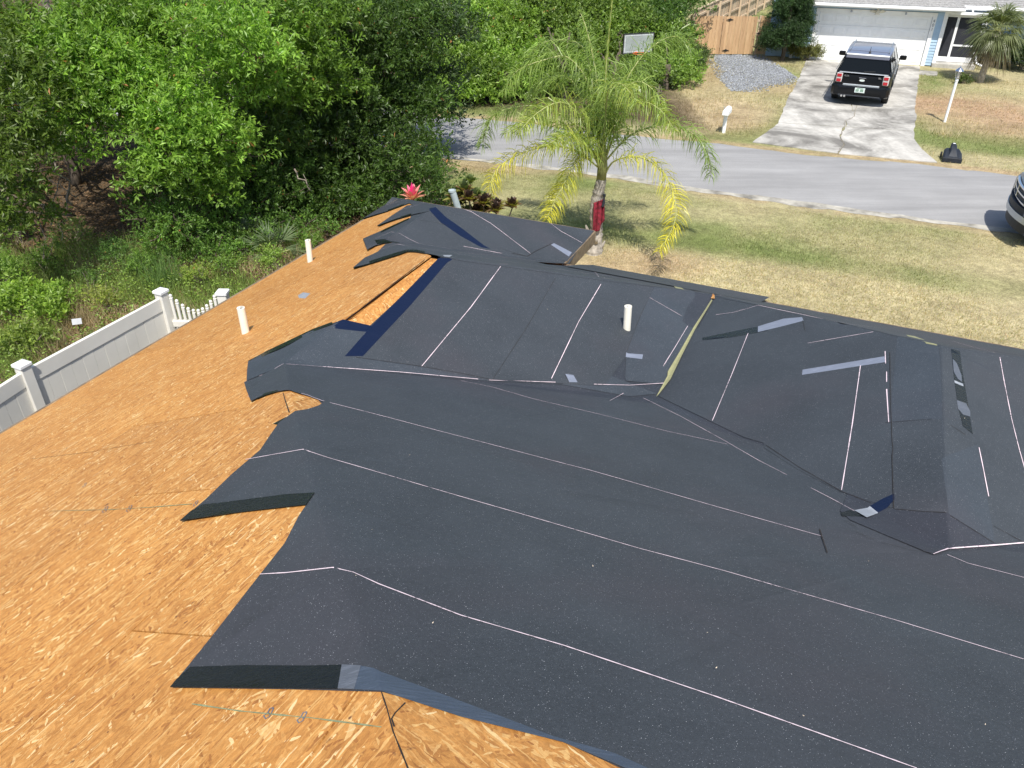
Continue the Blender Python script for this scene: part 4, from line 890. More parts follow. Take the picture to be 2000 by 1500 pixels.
for px, py, r, bc, lb, L, n, hg in ((45,640,.42,(.16,.25,.04),'bright lime green seedling bush nearest the first fence post',.09,4,.5), (130,600,.30,(.15,.24,.04),'lime green bush just left of the small grey sign',.07,3,.4),
    (20,560,.45,(.12,.20,.035),'green bush low at the left frame edge',.06,4,.5), (30,480,.5,(.12,.19,.03),'yellowish bush at the left edge below the oak',.06,4,.7), (230,520,.35,(.085,.16,.035),'dark green bush below the dark hollow',.05,3,.4),
    (290,530,.35,(.11,.19,.035),'green bush behind the picket gate post',.05,4,.45), (360,530,.4,(.10,.175,.035),'wide bush behind the picket gate',.05,4,.5), (440,540,.3,(.12,.20,.04),'light bush right behind the far gate post',.05,3,.4),
    (480,500,.35,(.11,.19,.035),'bush left of the fan palmetto',.05,3,.45), (610,500,.22,(.13,.22,.04),'small bright bush behind the farthest vent pipe',.05,3,.35), (190,690,.28,(.13,.16,.05),'dry olive bush against the white fence',.04,3,.3), (90,530,.35,(.10,.17,.03),'green bush before the dark hollow',.05,3,.4),
    (330,485,.32,(.15,.22,.045),'small lime bush at the shade line below the oak boughs',.06,4,.4), (150,480,.30,(.13,.19,.05),'lit bush at the front of the hollow',.05,3,.4), (60,690,.35,(.17,.23,.05),'broad light bush at the left edge above the white fence',.07,4,.35), (400,560,.25,(.18,.24,.05),'yellow green bush tips seen above the pickets',.05,3,.35), (540,530,.28,(.16,.24,.05),'light bush below the fan palmetto',.05,4,.35), (210,610,.26,(.20,.24,.05),'yellowish weed bush right of the grey sign',.05,3,.3),
    (180,565,.28,(.10,.17,.04),'small bush left of the grey sign, near the hollow',.045,3,.3), (395,480,.35,(.09,.17,.035),'bush under the low oak boughs',.05,3,.4), (110,740,.25,(.12,.17,.04),'weedy bush by the first fence post',.04,3,.25)):
    bush('weed_bush', px, py, r, tuple(1.3*q for q in bc), lb, group='bushes on the rough ground before the white fence', L=L, wd=L*.45, n=n, hgt=hg)
# ground cover: weeds, dry stalks, leaf litter
def scatter(pxpoly, n):
    pg = np.array([atz(*q)[:2] for q in pxpoly]); lo, hi = pg.min(0), pg.max(0); P = RNG.uniform(lo, hi, (n*3, 2)); P = P[in_poly(P, pg)][:n]; return np.c_[P, np.zeros(len(P))]
rough = [(-60,900),(-60,480),(120,482),(330,470),(450,465),(640,450),(560,560),(450,640),(300,700),(60,860)]
P = scatter(rough, 26000); k = vn(P[:, 0], P[:, 1], 1.1, 31); P = P[k > .38]
blades('undergrowth', P, .32, .013, np.array((.20,.27,.07))*np.clip(RNG.normal(1, .35, (len(P), 1)), .3, 2), M['leaf_matt'], .9, 'weedy green undergrowth between wood and fence')
P = scatter(rough, 16000); k = vn(P[:, 0], P[:, 1], 1.3, 32); P = P[k > .5]
blades('dry_stalks', P, .38, .010, np.array((.48,.38,.24))*np.clip(RNG.normal(1, .3, (len(P), 1)), .4, 1.8), M['leaf_matt'], .95, 'tan dry stalks and twigs before the fence')
P = scatter(rough, 15000); P[:, 2] = RNG.uniform(.0, .35, len(P)); P = P[vn(P[:, 0], P[:, 1], 1.6, 34) > .36]; D = RNG.normal(0, 1, P.shape); D[:, 2] = abs(D[:, 2])*.5; D /= np.linalg.norm(D, axis=1)[:, None]
V, F, C = leafmesh(P, D, .06, .03, np.clip(np.array((.22,.32,.06))*RNG.uniform(.4, 1.5, (len(P), 1)), 0, 1)); tag(npmesh('low_weeds', V, F, M['leaf'], col=C), 'low leafy weeds covering the rough ground', kind='stuff')
P = scatter([(-60,900),(-60,300),(240,330),(640,400),(850,330),(900,420),(640,560),(60,860)], 16000); P[:, 2] = .015; D = RNG.normal(0, 1, P.shape); D[:, 2] *= .2; D /= np.linalg.norm(D, axis=1)[:, None]
V, F, C = leafmesh(P, D, .08, .035, np.clip(np.array((.20,.12,.06))*RNG.uniform(.35, 1.7, (len(P), 1)), 0, 1)); tag(npmesh('leaf_litter', V, F, M['leaf_matt'], col=C), 'brown fallen leaves on the wood floor', kind='stuff')
# grass clumps with long blades
for px, py, n, cc, L, lb in ((320,560,260,(.13,.22,.06),.75,'tuft of long green grass behind the picket gate'), (260,540,200,(.13,.21,.06),.7,'tuft of long green grass below the hollow'), (250,510,140,(.30,.28,.12),.7,'tuft of pale seeding grass below the hollow'), (120,700,300,(.30,.24,.14),.45,'tuft of dead brown grass beside the white fence'), (160,640,200,(.28,.22,.13),.4,'tuft of dead brown grass by the small grey sign')):
    x, y = G2(px, py); P = np.c_[RNG.normal(x, .16, n), RNG.normal(y, .16, n), np.zeros(n)]
    o = blades('grass_tuft', P, L, .014, np.array(cc)*np.clip(RNG.normal(1, .25, (n, 1)), .4, 1.8), M['leaf_matt'], .9, lb, None, None); o['category'] = 'grass'; o['group'] = 'grass tufts before the fence'
# --- bushes and trees beyond the road
def fb(lst, base, label, px, py, **k): k.setdefault('zmax', .9); return tree(k.pop('name', 'roadside_tree'), *c(px, py), [pxclump(*q) for q in lst], base, label, group='trees and bushes beyond the road', L=.15, wd=.065, per=7, **k)
def grid(x0, x1, y0, y1, sx, sy, d0, d1, r, k):
    return [(x+RNG.uniform(-14, 14), y+RNG.uniform(-10, 10), d0+(d1-d0)*(1-(y-y0)/(y1-y0+1e-6))+RNG.uniform(-.4, .4), r*RNG.uniform(.8, 1.2), k*RNG.uniform(.8, 1.25)) for x in np.arange(x0, x1, sx) for y in np.arange(y0, y1, sy)]
fb(grid(850, 950, 30, 190, 42, 38, 28.8, 31.5, .85, 1.0), (.17,.27,.05), 'light green roadside bush at the near end, beside the dark oak', 900, 190)
fb(grid(935, 1040, 40, 195, 42, 38, 29.2, 32, .9, 1.1), (.19,.30,.055), 'bright green roadside bush left of the feather palm crown', 985, 200)
fb(grid(1040, 1150, 10, 180, 42, 40, 30.5, 33, .9, 1.0), (.16,.25,.048), 'mid green roadside bush behind the feather palm', 1100, 190)
fb(grid(1140, 1250, 30, 190, 42, 40, 30.8, 33.5, .85, .9), (.15,.235,.045), 'roadside bush left of the basketball hoop', 1200, 190)
fb(grid(1255, 1345, 75, 175, 34, 30, 31.6, 34, .7, 1.05), (.16,.25,.05), 'roadside bush right of the basketball hoop pole', 1300, 175, dens=1.1)
fb(grid(1235, 1335, 0, 70, 40, 34, 35, 38, .95, .8), (.09,.17,.035), 'darker tree at the corner of the wooden fence', 1290, 120)
fb(grid(870, 1240, -30, 60, 60, 45, 36, 39, 1.2, .65), (.06,.12,.028), 'dark tree row behind the roadside bushes', 1050, 130, dens=.8)
fb(grid(1200, 1400, -40, 20, 50, 34, 40, 44, 1.2, .5), (.05,.10,.03), 'dark tree behind the wooden fence line', 1330, 60, dens=.8)
fb(grid(650, 860, -30, 80, 60, 45, 33, 36, 1.1, .7), (.07,.14,.03), 'tree beyond the road behind the dark oak', 760, 130, dens=.7)
fb(grid(1240, 1330, 175, 190, 30, 20, 31.2, 31.6, .4, .9), (.08,.13,.035), 'low weeds at the foot of the basketball pole', 1285, 190)

# ================================================================== FEATHER PALM
PY = 15.55
pb = np.array([*G2(1160, 493), 0.0]); PY = pb[1]
palm = empty('queen_palm', tuple(pb), 'feather palm with yellowing lower fronds, standing at the corner of the roof', 'palm tree')
tr = [aty(*q, PY) for q in ((1160,493),(1161,480),(1164,460),(1165,440),(1163,415),(1166,390),(1171,368),(1175,350))]; tr[0][2] = -.05
rr = [.19, .165, .135, .125, .12, .12, .115, .10]; m = MB(); dense = catmull(tr, 6); rd = np.interp(np.linspace(0, 7, len(dense)), range(8), rr)*(1+.07*np.sin(np.arange(len(dense))*2.1)+RNG.normal(0, .03, len(dense)))
m.tube(dense, list(rd), 16); m.build('trunk', M['palm_trunk'], palm, True, smooth=True)
m = MB()
for k in range(5):                                          # old frond bases on the trunk
    z = .10+.09*k; a = k*2.4; r = .16; q = np.array([pb[0]+math.cos(a)*r*.9, pb[1]+math.sin(a)*r*.9, z]); m.tube([q, q+[math.cos(a)*.07, math.sin(a)*.07, .16]], [.05, .015], 6)
m.build('frond_stubs', M['palm_trunk'], palm, True, smooth=True)
cs = [aty(*q, PY) for q in ((1174,352),(1177,325),(1178,298),(1178,270))]; m = MB(); m.tube(cs, [.095, .10, .075, .04], 14); 
M['crownshaft'] = plain('palm_crownshaft', (.24, .25, .09), .6, var=.25, vs=8); m.build('crownshaft', M['crownshaft'], palm, True, smooth=True)
GRN_P, YEL_P, GRY_P = np.array((.225,.32,.075)), np.array((.62,.56,.06)), np.array((.11,.165,.07))
M['rachis'] = plain('frond_stem', (.38, .40, .16), .6)
def frond(pts, y0, y1, yel, L=.55, nl=75, spear=False, wd=.0145, base=GRN_P):
    if yel < .5: yel *= .55
    n = len(pts); P3 = [aty(x, y, y0+(y1-y0)*(i/(n-1))**1.2) for i, (x, y) in enumerate(pts)]
    C = np.array(catmull(P3, 10)); s = np.r_[0, np.cumsum(np.linalg.norm(np.diff(C, axis=0), axis=1))]; Ln = s[-1]
    lv_t = np.linspace(.14 if not spear else .3, .995, nl); c3 = lambda t: np.array([np.interp(t*Ln, s, C[:, k]) for k in range(3)])
    Vs = []; Fs = []; Cs = []; nv = 0
    for t in lv_t:
        p = c3(t); T = c3(min(1, t+.02))-c3(max(0, t-.02)); T /= np.linalg.norm(T)+1e-9
        up = np.array([0, 0, 1.]); S = np.cross(T, up); S /= np.linalg.norm(S)+1e-6; Nn = np.cross(S, T)
        ln = L*(math.sin(math.pi*(.12+.80*t))**.6)*RNG.uniform(.8, 1.1)*(.35 if spear else 1)
        for sd in (-1, 1):
            for rep in range(2):
                a = RNG.normal(0, .6); side = S*sd*math.cos(a)+Nn*math.sin(a)
                d0 = T*RNG.uniform(.35, .65)+side*(.9 if not spear else .12)+np.array([0, 0, .12]); d0 /= np.linalg.norm(d0)
                dr = RNG.uniform(.55, 1.05)*(0 if spear else 1); q = [p]; d = d0
                for k, fr in enumerate((.3, .3, .4)):
                    dd = d0*(1-.38*k*dr)+np.array([0, 0, -1.])*.55*k*dr+side*.05; dd /= np.linalg.norm(dd); q.append(q[-1]+dd*ln*fr)
                w = np.cross(d0, RNG.normal(0, 1, 3)+up); w /= np.linalg.norm(w)+1e-6; W2 = wd*.5
                V = [q[0]-w*W2*.6, q[0]+w*W2*.6, q[1]-w*W2, q[1]+w*W2, q[2]-w*W2*.8, q[2]+w*W2*.8, q[3]]
                Vs += V; Fs += [(nv, nv+1, nv+3), (nv, nv+3, nv+2), (nv+2, nv+3, nv+5), (nv+2, nv+5, nv+4), (nv+4, nv+5, nv+6)]; nv += 7
                y = np.clip(yel*(.55+.75*t)+RNG.normal(0, .12)*(yel > .05), 0, 1); c = base*(1-y)+YEL_P*y; c = c*RNG.uniform(.7, 1.25)
                Cs += [c]*6+[c*(1.0 if yel < .5 else .8)]
    o = npmesh('frond', np.array(Vs), np.array(Fs), M['palm_leaf'], palm, True, col=np.clip(np.array(Cs), 0, .9))
    m = MB(); m.tube(C[::3], list(np.linspace(.020 if not spear else .016, .004, len(C[::3]))), 6)
    r = m.build('frond_stem', M['rachis'], o, False, smooth=True); return o
FR = [
 ([(1172,330),(1120,292),(1060,287),(994,312),(960,350),(961,410)], 0, -.8, .85, .5),
 ([(1172,330),(1133,305),(1108,347),(1085,390),(1067,428)], 0, -1.2, .62, .5),
 ([(1180,345),(1199,315),(1247,306),(1292,333),(1316,381),(1318,433),(1287,492)], 0, -1.5, .95, .5),
 ([(1178,320),(1233,263),(1303,243),(1355,263),(1382,300),(1389,345)], 0, .4, .0, .6),
 ([(1170,320),(1129,250),(1060,208),(984,215),(953,240),(943,285)], 0, .4, .05, .6),
 ([(1170,310),(1155,180),(1112,114),(1060,118),(1008,140),(985,180)], 0, -.3, .05, .7),
 ([(1174,310),(1160,180),(1140,95),(1095,78),(1050,90),(1030,130)], 0, 1.0, .0, .7),
 ([(1182,310),(1215,180),(1250,115),(1290,80),(1325,72),(1345,100)], 0, .6, .0, .75),
 ([(1180,320),(1210,240),(1250,200),(1290,215),(1318,255)], 0, -1.0, .22, .6),
 ([(1172,320),(1140,240),(1100,200),(1050,220),(1010,262)], 0, -1.2, .30, .6),
 ([(1175,320),(1185,220),(1200,150),(1230,125),(1262,150)], 0, 1.2, .0, .65),
 ([(1172,320),(1150,230),(1120,160),(1080,150),(1035,185)], 0, 1.3, .05, .65),
 ([(1172,330),(1150,290),(1110,265),(1065,285)], 0, -1.6, .35, .5),
 ([(1178,300),(1200,200),(1240,160),(1275,175),(1300,215)], 0, -.4, .1, .6),
 ([(1176,320),(1182,230),(1190,170),(1215,165),(1245,200)], 0, -1.6, .12, .6),
 ([(1170,320),(1120,260),(1070,235),(1020,240),(985,262)], 0, -.7, .25, .5),
 ([(1174,300),(1166,160),(1150,75),(1138,35),(1130,20)], 0, .3, .0, .35),
]
for pts, a, b_, ye, L in FR: frond(pts, PY+a, PY+a+b_, ye, L, 84)
frond([(1177,300),(1180,208),(1186,104),(1197,-10)], PY, PY+.1, .15, .5, 40, spear=True)
# red cloth and black strap hung on the trunk
def clothmesh():
    V = []; F = []; nx, ny = 18, 24
    for j in range(ny):
        for i in range(nx):
            s, t = i/(nx-1), j/(ny-1); px = 1160+21*s-3*t*(1-s); py = (396-8*s)+(455-396-22*max(0, s-.55))*t*(1.0 if s < .62 else .86)
            P = aty(px, py, PY-.17-.03*math.sin(s*13+t*2)-.012*math.sin(s*29+t*3)); V.append(P)
    for j in range(ny-1):
        for i in range(nx-1): a = j*nx+i; F.append((a, a+1, a+nx+1, a+nx))
    o = npmesh('red_cloth', np.array(V), np.array(F), M['cloth_red'], smooth=True); md = o.modifiers.new('thick', 'SOLIDIFY'); md.thickness = .012
    return tag(o, 'dark red folded cloth hung on the feather palm trunk', 'cloth')
clothmesh()
m = MB(); a = aty(1177, 404, PY-.2); b2 = aty(1180, 384, PY-.15); m.tube([a, (a+b2)/2+[.01, 0, 0], b2], [.03, .028, .02], 8); m.box(tuple(b2-[.03, .02, .0]), tuple(b2+[.03, .02, .05]))
tag(bevel(m.build('black_strap', M['plastic_black'], None, True)), 'black strap end above the red cloth on the palm trunk', 'strap')

# ================================================================== BEDDING PLANTS, POLE
def straps(name, P, n, L, wd, cols, label, cat, mat, up=.7, curl=.5, groupz=0, fan=1.0):
    t = []; Vs = []; Fs = []; Cs = []; nv = 0
    for k in range(n):
        a = k*2.4+RNG.uniform(-.2, .2); e = up*(1-.75*(k/n)*fan)+.12; d = np.array([math.cos(a)*math.cos(e*1.5), math.sin(a)*math.cos(e*1.5), math.sin(e*1.5)]); s = np.array([-math.sin(a), math.cos(a), 0])
        l = L*RNG.uniform(.8, 1.1); c = np.array(cols[min(len(cols)-1, int(k/n*len(cols)))])*RNG.uniform(.8, 1.2); pts = []
        for i in range(7):
            t_ = i/6; q = P+d*l*t_-np.array([0, 0, 1])*curl*l*t_**2.2*(1-e*.6); w = wd*.5*(math.sin(math.pi*min(1, .22+.78*t_)) if i < 6 else 0)
            Vs += [q-s*w+[0, 0, w*.4], q+[0, 0, -w*.1], q+s*w+[0, 0, w*.4]]; Cs += [c*(.85+.3*t_)]*3
        for i in range(6):
            b = nv+i*3; Fs += [(b, b+1, b+4, b+3), (b+1, b+2, b+5, b+4)]
        nv += 21
    o = npmesh(name, np.array(Vs), np.array(Fs), M[mat], None, True, col=np.clip(np.array(Cs), 0, .9), smooth=True)
    return tag(o, label, cat) if label else o
bp = aty(806, 392, 13.6); straps('bromeliad', bp, 30, .36, .075, [(.85,.06,.30), (.80,.16,.28), (.68,.26,.24), (.60,.28,.22)], 'pink and red bromeliad rosette just beyond the far roof corner', 'plant', 'pink', up=.95, curl=.35)
m = MB(); m.tube([(bp[0], bp[1], 0), bp], [.06, .04], 8); tag(m.build('planter_stem', M['bark'], None, True), 'dark stem carrying the pink bromeliad beyond the roof', 'stem')
for k, (px, py, y, L, cl, lb) in enumerate(((925,372,14.2,.34,[(.05,.07,.025),(.12,.15,.045),(.14,.09,.04),(.24,.24,.07)],'dark croton shrub with bronze and yellow leaves right of the grey pipe'), (945,392,14.0,.30,[(.04,.025,.02),(.08,.045,.03),(.22,.20,.05),(.12,.075,.04)],'bronze croton low behind the roof edge, under the yellow frond tip'), (912,366,14.6,.28,[(.16,.20,.08),(.12,.16,.05)],'pale green croton top nearest the grey pipe'))):
    P = aty(px, py, y); t = empty('croton', (P[0], P[1], 0), lb, 'plant', 'crotons behind the roof edge'); m = MB()
    for s in range(11):
        q = P+np.array([RNG.normal(0, .24), RNG.normal(0, .24), RNG.uniform(-.75, .02)]); m.tube([(P[0], P[1], 0), q], [.02, .012], 6)
        o = straps('leaf_rosette', q, 26, L*.95, .10, cl, None, None, 'leaf', up=.9, curl=.5); o.parent = t; o.location = -Vector(t.location)
    m.build('stem', M['bark'], t, True)
p0 = aty(893, 402, 13.0); p1 = aty(883, 371, 13.0); m = MB(); d = p1-p0; m.tube([p0-d*3.2, p0, p1], .055, 18, cap=False); m.tube([p1, p1-d*.2], .048, 18, cap=False); m.lathe([(.060, -.03), (.064, -.03), (.064, .0), (.060, .0)], 18, tuple(p1)); tag(auto(m.build('standpipe', M['grey_pipe'], None, True)), 'grey upright open pipe beyond the roof, left of the crotons', 'pipe')
# fan palmettos
def fanleaf(Vs, Fs, Cs, P, d, R, n, col, spread=2.6, droop=.25, wd=.03):
    d = d/np.linalg.norm(d); s = np.cross(d, [0, 0, 1.]); s /= np.linalg.norm(s)+1e-6; u = np.cross(s, d)
    for k in range(n):
        a = (k/(n-1)-.5)*spread; dr = d*math.cos(a)+s*math.sin(a)+u*RNG.normal(.0, .06); l = R*(1-.25*abs(a)/spread*2)*RNG.uniform(.9, 1.05); w = np.cross(dr, u); w /= np.linalg.norm(w); w *= wd/2
        q1 = P+dr*l*.5; q2 = P+dr*l-np.array([0, 0, 1.])*droop*l; b = len(Vs); Vs += [P, q1-w, q1+w, q2, q1+u*wd*.2]; Fs += [(b, b+1, b+4), (b, b+4, b+2), (b+1, b+3, b+4), (b+4, b+3, b+2)]; c = np.array(col)*RNG.uniform(.75, 1.25); Cs += [c]*5
def fanpalm(name, base, crown, nleaf, pet, R, col, label, cat, group=None, elev=(-.5, 1.2), seg=22, dead=0, trunkr=0, droop=.25, wd=.035):
    t = empty(name, tuple(base), label, cat, group); Vs, Fs, Cs = [], [], []; m = MB()
    for k in range(nleaf):
        a = k*2.4+RNG.uniform(-.2, .2); e = elev[1]+(elev[0]-elev[1])*(k/nleaf)**.8; d = np.array([math.cos(a)*math.cos(e), math.sin(a)*math.cos(e), math.sin(e)]); P = crown+d*pet*RNG.uniform(.8, 1.1); m.tube([crown, P], [.012, .008], 5)
        c = col if k < nleaf-dead else (.20, .16, .10); d2 = d-np.array([0, 0, .35*(k/nleaf)]); fanleaf(Vs, Fs, Cs, P, d2, R*RNG.uniform(.85, 1.1), seg, c, droop=droop+(.35 if k >= nleaf-dead else 0), wd=wd)
    if trunkr:
        q = MB(); q.tube([base-[0, 0, .1], base+(crown-base)*.3, crown], [trunkr*1.2, trunkr, trunkr*1.3], 12); q.build('trunk', M['palm_trunk'], t, True, smooth=True)
    m.build('leaf_stems', M['rachis'], t, True); npmesh('fan_leaves', np.array(Vs), np.array(Fs), M['palm_leaf'], t, True, col=np.clip(np.array(Cs), 0, 1)); return t
for px, py, lb, n in ((540,497,'grey green fan palmetto with stiff spiky leaves, nearest the roof slope',7), (500,480,'fan palmetto half hidden left of the spiky one near the roof slope',6), (512,392,'small fan palmetto deep between the low oak boughs',4)):
    P = np.array([*G2(px, py+12), 0.]); fanpalm('fan_palmetto', P, P+[0, 0, .15], n+2, .35, .5, (.15,.20,.10), lb, 'palmetto', 'fan palmettos at the wood edge', elev=(.1, 1.3), seg=16, droop=.05, wd=.03)
sb = np.array([*G2(1913, 161), 0.]); sc_ = aty(1948, 62, sb[1]+.2)
fanpalm('cabbage_palm', sb, sc_, 46, .55, .85, (.16,.185,.085), 'cabbage palm with round fan crown and leaning grey trunk beside the entry', 'palm tree', elev=(-.95, 1.35), seg=24, dead=9, trunkr=.12, droop=.35, wd=.05)
# dark conifer shaped bush
cb = np.array([*G2(1528, 118), 0.]); t = empty('cone_bush', tuple(cb), 'dark green cone shaped bush between the wooden gate and the garage', 'bush'); lv = Leaves()
for k in range(70):
    h = RNG.uniform(.1, 1)**1.1; z = .2+h*3.4; r = 1.12*(1-h)**.75*(.75+.25*math.sin(min(1, h*5)*1.57))+.1; a = RNG.uniform(0, 6.28); q = (cb[0]+math.cos(a)*r*.72, cb[1]+math.sin(a)*r*.72, z)
    lv.add(sprigs(q, .34, 95, 9, .10, .022, (.030,.068,.018), RNG.uniform(.8, 1.3), tip=(2.0, 1.7, .9), yellow=0))
for q in ((1570,75,.25),(1575,50,.2),(1566,30,.22)): P = aty(q[0], q[1], cb[1]); lv.add(sprigs(tuple(P), q[2], 18, 9, .10, .022, (.05,.09,.03), 1.1))
lv.build('foliage', M['needle'], t); m = MB(); m.tube([cb-[0, 0, .1], cb+[0, 0, 3.0]], [.10, .03], 8); m.build('trunk', M['bark'], t, True)
for px, py, r, bc, lb in ((1572,118,.42,(.16,.17,.06),'scruffy yellowish weed bush at the garage corner'), (1590,108,.3,(.22,.17,.09),'brownish dry bush against the garage corner'), (1965,125,.8,(.04,.075,.025),'dark low shrub behind the cabbage palm'), (1995,135,.7,(.035,.065,.022),'dark low shrub at the right frame edge'), (1990,90,.8,(.07,.085,.05),'greyish shrub beside the cabbage palm crown'), (1880,163,.16,(.09,.13,.04),'small green weed at the foot of the entry step'), (1345,150,.5,(.10,.16,.05),'feathery green shrub at the left foot of the wooden gate'), (1352,120,.5,(.11,.17,.06),'drooping shrub against the left end of the gate')):
    bush('yard_bush', px, py, r, bc, lb, group='bushes in the yard across the road', L=.10, wd=.04, n=4, hgt=r*.9, dens=1.4)
P = aty(1870, 195, 30); x, y = G2(1845, 262); n = 240; PP = np.c_[RNG.normal(x, .22, n), RNG.normal(y, .22, n), np.zeros(n)]; o = blades('dry_weed', PP, .30, .014, np.array((.62,.52,.38))*np.clip(RNG.normal(1, .2, (n, 1)), .5, 1.5), M['leaf_matt'], .9, 'pale dry weed tuft beside the black bin', None, None); o['kind'] = 'stuff'

# ================================================================== WHITE VINYL FENCE AND PICKET GATE
FZ = 1.83
A0, A1, A2, A3 = [atz(x, y, FZ)[:2] for x, y in ((-190, 872), (46, 722), (316, 578), (436, 580))]
vf = empty('vinyl_fence', (*A1, 0), 'white vinyl privacy fence with capped posts left of the bare roof slope', 'fence')
def fence_run(a, b, first, last):
    d = b-a; L = np.linalg.norm(d); d /= L; nrm = np.array([-d[1], d[0]]); ang = math.atan2(d[1], d[0])
    Mx = Matrix.Translation((a[0], a[1], 0)) @ Matrix.Rotation(ang, 4, 'Z')
    MB().cbox((.065, -.022, FZ-.20), (L-.065, .022, FZ-.01), .006, Mx).build('top_rail', M['vinyl'], vf, True)
    MB().cbox((.065, -.022, .05), (L-.065, .022, .22), .006, Mx).build('bottom_rail', M['vinyl'], vf, True)
    n = max(2, round((L-.13)/.165)); w = (L-.13)/n
    for k in range(n):
        x0 = .065+k*w; MB().cbox((x0+.0006, -.011+.0015*(k % 2), .215), (x0+w-.0006, .011+.0015*(k % 2), FZ-.195), .003, Mx).build('fence_board', M['vinyl'], vf, True)
def post(p, ang, h=FZ+.06):
    Mx = Matrix.Translation((p[0], p[1], 0)) @ Matrix.Rotation(ang, 4, 'Z'); MB().cbox((-.064, -.064, -.05), (.064, .064, h), .006, Mx).build('fence_post', M['vinyl'], vf, True)
    m = MB(); m.cbox((-.078, -.078, h-.012), (.078, .078, h+.03), .006, Mx); V = [Mx @ Vector(q) for q in ((-.070,-.070,h+.0302), (.070,-.070,h+.0302), (.070,.070,h+.0302), (-.070,.070,h+.0302), (0,0,h+.062))]
    m.add(V, [(0,1,4),(1,2,4),(2,3,4),(3,0,4)]); m.build('post_cap', M['vinyl_cap'], vf, True)
fence_run(A0, A1, 1, 1); fence_run(A1, A2, 0, 1)
g1 = math.atan2(*(A2-A1)[::-1])
for p in (A0, A1, A2): post(p, g1)
d = A3-A2; L = np.linalg.norm(d); ang = math.atan2(d[1], d[0]); pg = empty('picket_gate', (*A2, 0), 'white picket gate with scooped top beside the vinyl fence', 'gate')
Mx = Matrix.Translation((A2[0], A2[1], 0)) @ Matrix.Rotation(ang, 4, 'Z'); n = 10
for k in range(n):
    x = .12+(L-.24)*k/(n-1); top = FZ-.02-.24*math.sin(math.pi*(k+.2)/(n-.6)); m = MB(); m.cbox((x-.019, -.019, .1), (x+.019, .019, top), .004, Mx)
    c = Mx @ Vector((x, 0, top)); m.lathe([(.024, 0), (.026, .01), (.018, .02), (.024, .035), (.022, .052), (.010, .064)], 8, tuple(c)); m.build('picket', M['vinyl'], pg, True)
for z0, z1 in ((FZ-.46, FZ-.37), (FZ-.98, FZ-.80), (.12, .24)): MB().cbox((.07, -.032, z0), (L-.07, .032, z1), .006, Mx).build('gate_rail', M['vinyl'], pg, True)
Mx3 = Matrix.Translation((A3[0], A3[1], 0)) @ Matrix.Rotation(ang, 4, 'Z'); m = MB(); m.cbox((-.064, -.064, -.05), (.064, .064, FZ+.06), .006, Mx3); m.build('gate_post', M['vinyl'], pg, True)
m = MB(); m.cbox((-.078, -.078, FZ+.048), (.078, .078, FZ+.09), .006, Mx3); m.build('post_cap', M['vinyl_cap'], pg, True)
# small grey sign in the weeds
P = atz(150, 628, .42); m = MB(); Ms = Matrix.Translation(tuple(P)) @ Matrix.Rotation(.3, 4, 'Z') @ Matrix.Rotation(-.5, 4, 'X'); t = empty('yard_sign', (P[0], P[1], 0), 'small grey metal plate on a stake in the weeds before the fence', 'sign')
M['sign_grey'] = plain('grey_metal_plate', (.42, .43, .45), .5); MB().cbox((-.075, -.004, -.05), (.075, .004, .05), .002, Ms).build('plate', M['sign_grey'], t, True); MB().tube([(P[0], P[1]+.02, 0), (P[0], P[1]+.01, .42)], .008, 6).build('stake', M['black_iron'], t, True)

# ================================================================== ACROSS THE ROAD
GLp, GRp = atz(1584, 116, 0), atz(1797, 129, 0); wd_ = (GRp-GLp)[:2]; WL = np.linalg.norm(wd_); wd_ /= WL; wa = math.atan2(wd_[1], wd_[0]); NRM = np.array([wd_[1], -wd_[0]])   # towards the camera
Mh = Matrix.Translation((GLp[0], GLp[1], 0)) @ Matrix.Rotation(wa, 4, 'Z'); MhI = Mh.inverted()     # local x along the wall, -y towards the road
def wpt(px, py, y=0.0):                                     # pixel -> local (x,z) on the plane local y
    n3 = np.array([-wd_[1], wd_[0], 0]); p0 = np.array([GLp[0], GLp[1], 0])+n3*y; d = ray(px, py); P = O+d*((p0-O)@n3/(d@n3)); q = MhI @ Vector(P); return q.x, q.z
DH = wpt(1709, 28)[1]
hs = empty('neighbour_house', (GLp[0], GLp[1], 0), 'pale blue sided house with white garage door across the road', 'house', rz=wa)
def HB(name, a, b, mat, par=hs, c=.0, **k):
    m = MB(); (m.cbox(a, b, c) if c else m.box(a, b)); return m.build(name, M[mat], par)
print('door height', DH, 'wall', WL, wpt(1550, 12), wpt(1883, 15, -.5), wpt(1843, 20), wpt(1893, 130, -.0), wpt(1897, 60, 0))
DH = max(DH, 1.9)
gd = hs
nsec = 4; sh = DH/nsec
for s in range(nsec):
    sec = HB('door_section', (.012, .045, s*sh+.003), (WL-.012, .085, (s+1)*sh-.003), 'white_paint', gd, .008)
    for k in range(8):
        x0 = .10+k*(WL-.2)/8+.05; x1 = x0+(WL-.2)/8-.10; m = MB(); z0, z1 = s*sh+.11, (s+1)*sh-.09
        V = [(x0, .0445, z0), (x1, .0445, z0), (x1, .0445, z1), (x0, .0445, z1)]; i = .035; V += [(x0+i, .032, z0+i), (x1-i, .032, z0+i), (x1-i, .032, z1-i), (x0+i, .032, z1-i)]
        m.add(V, [(0,1,5,4),(1,2,6,5),(2,3,7,6),(3,0,4,7),(4,5,6,7)]); o = m.build('raised_panel', M['white_paint'], sec); o.location = (0, 0, 0)
TR = .16; HT = DH+TR
HB('door_trim', (-TR, -.02, 0), (0, .06, HT), 'white_paint', c=.006); HB('door_trim', (WL, -.02, 0), (WL+TR, .06, HT), 'white_paint', c=.006); HB('door_trim', (.002, -.02, DH+.002), (WL-.002, .06, HT), 'white_paint', c=.006)
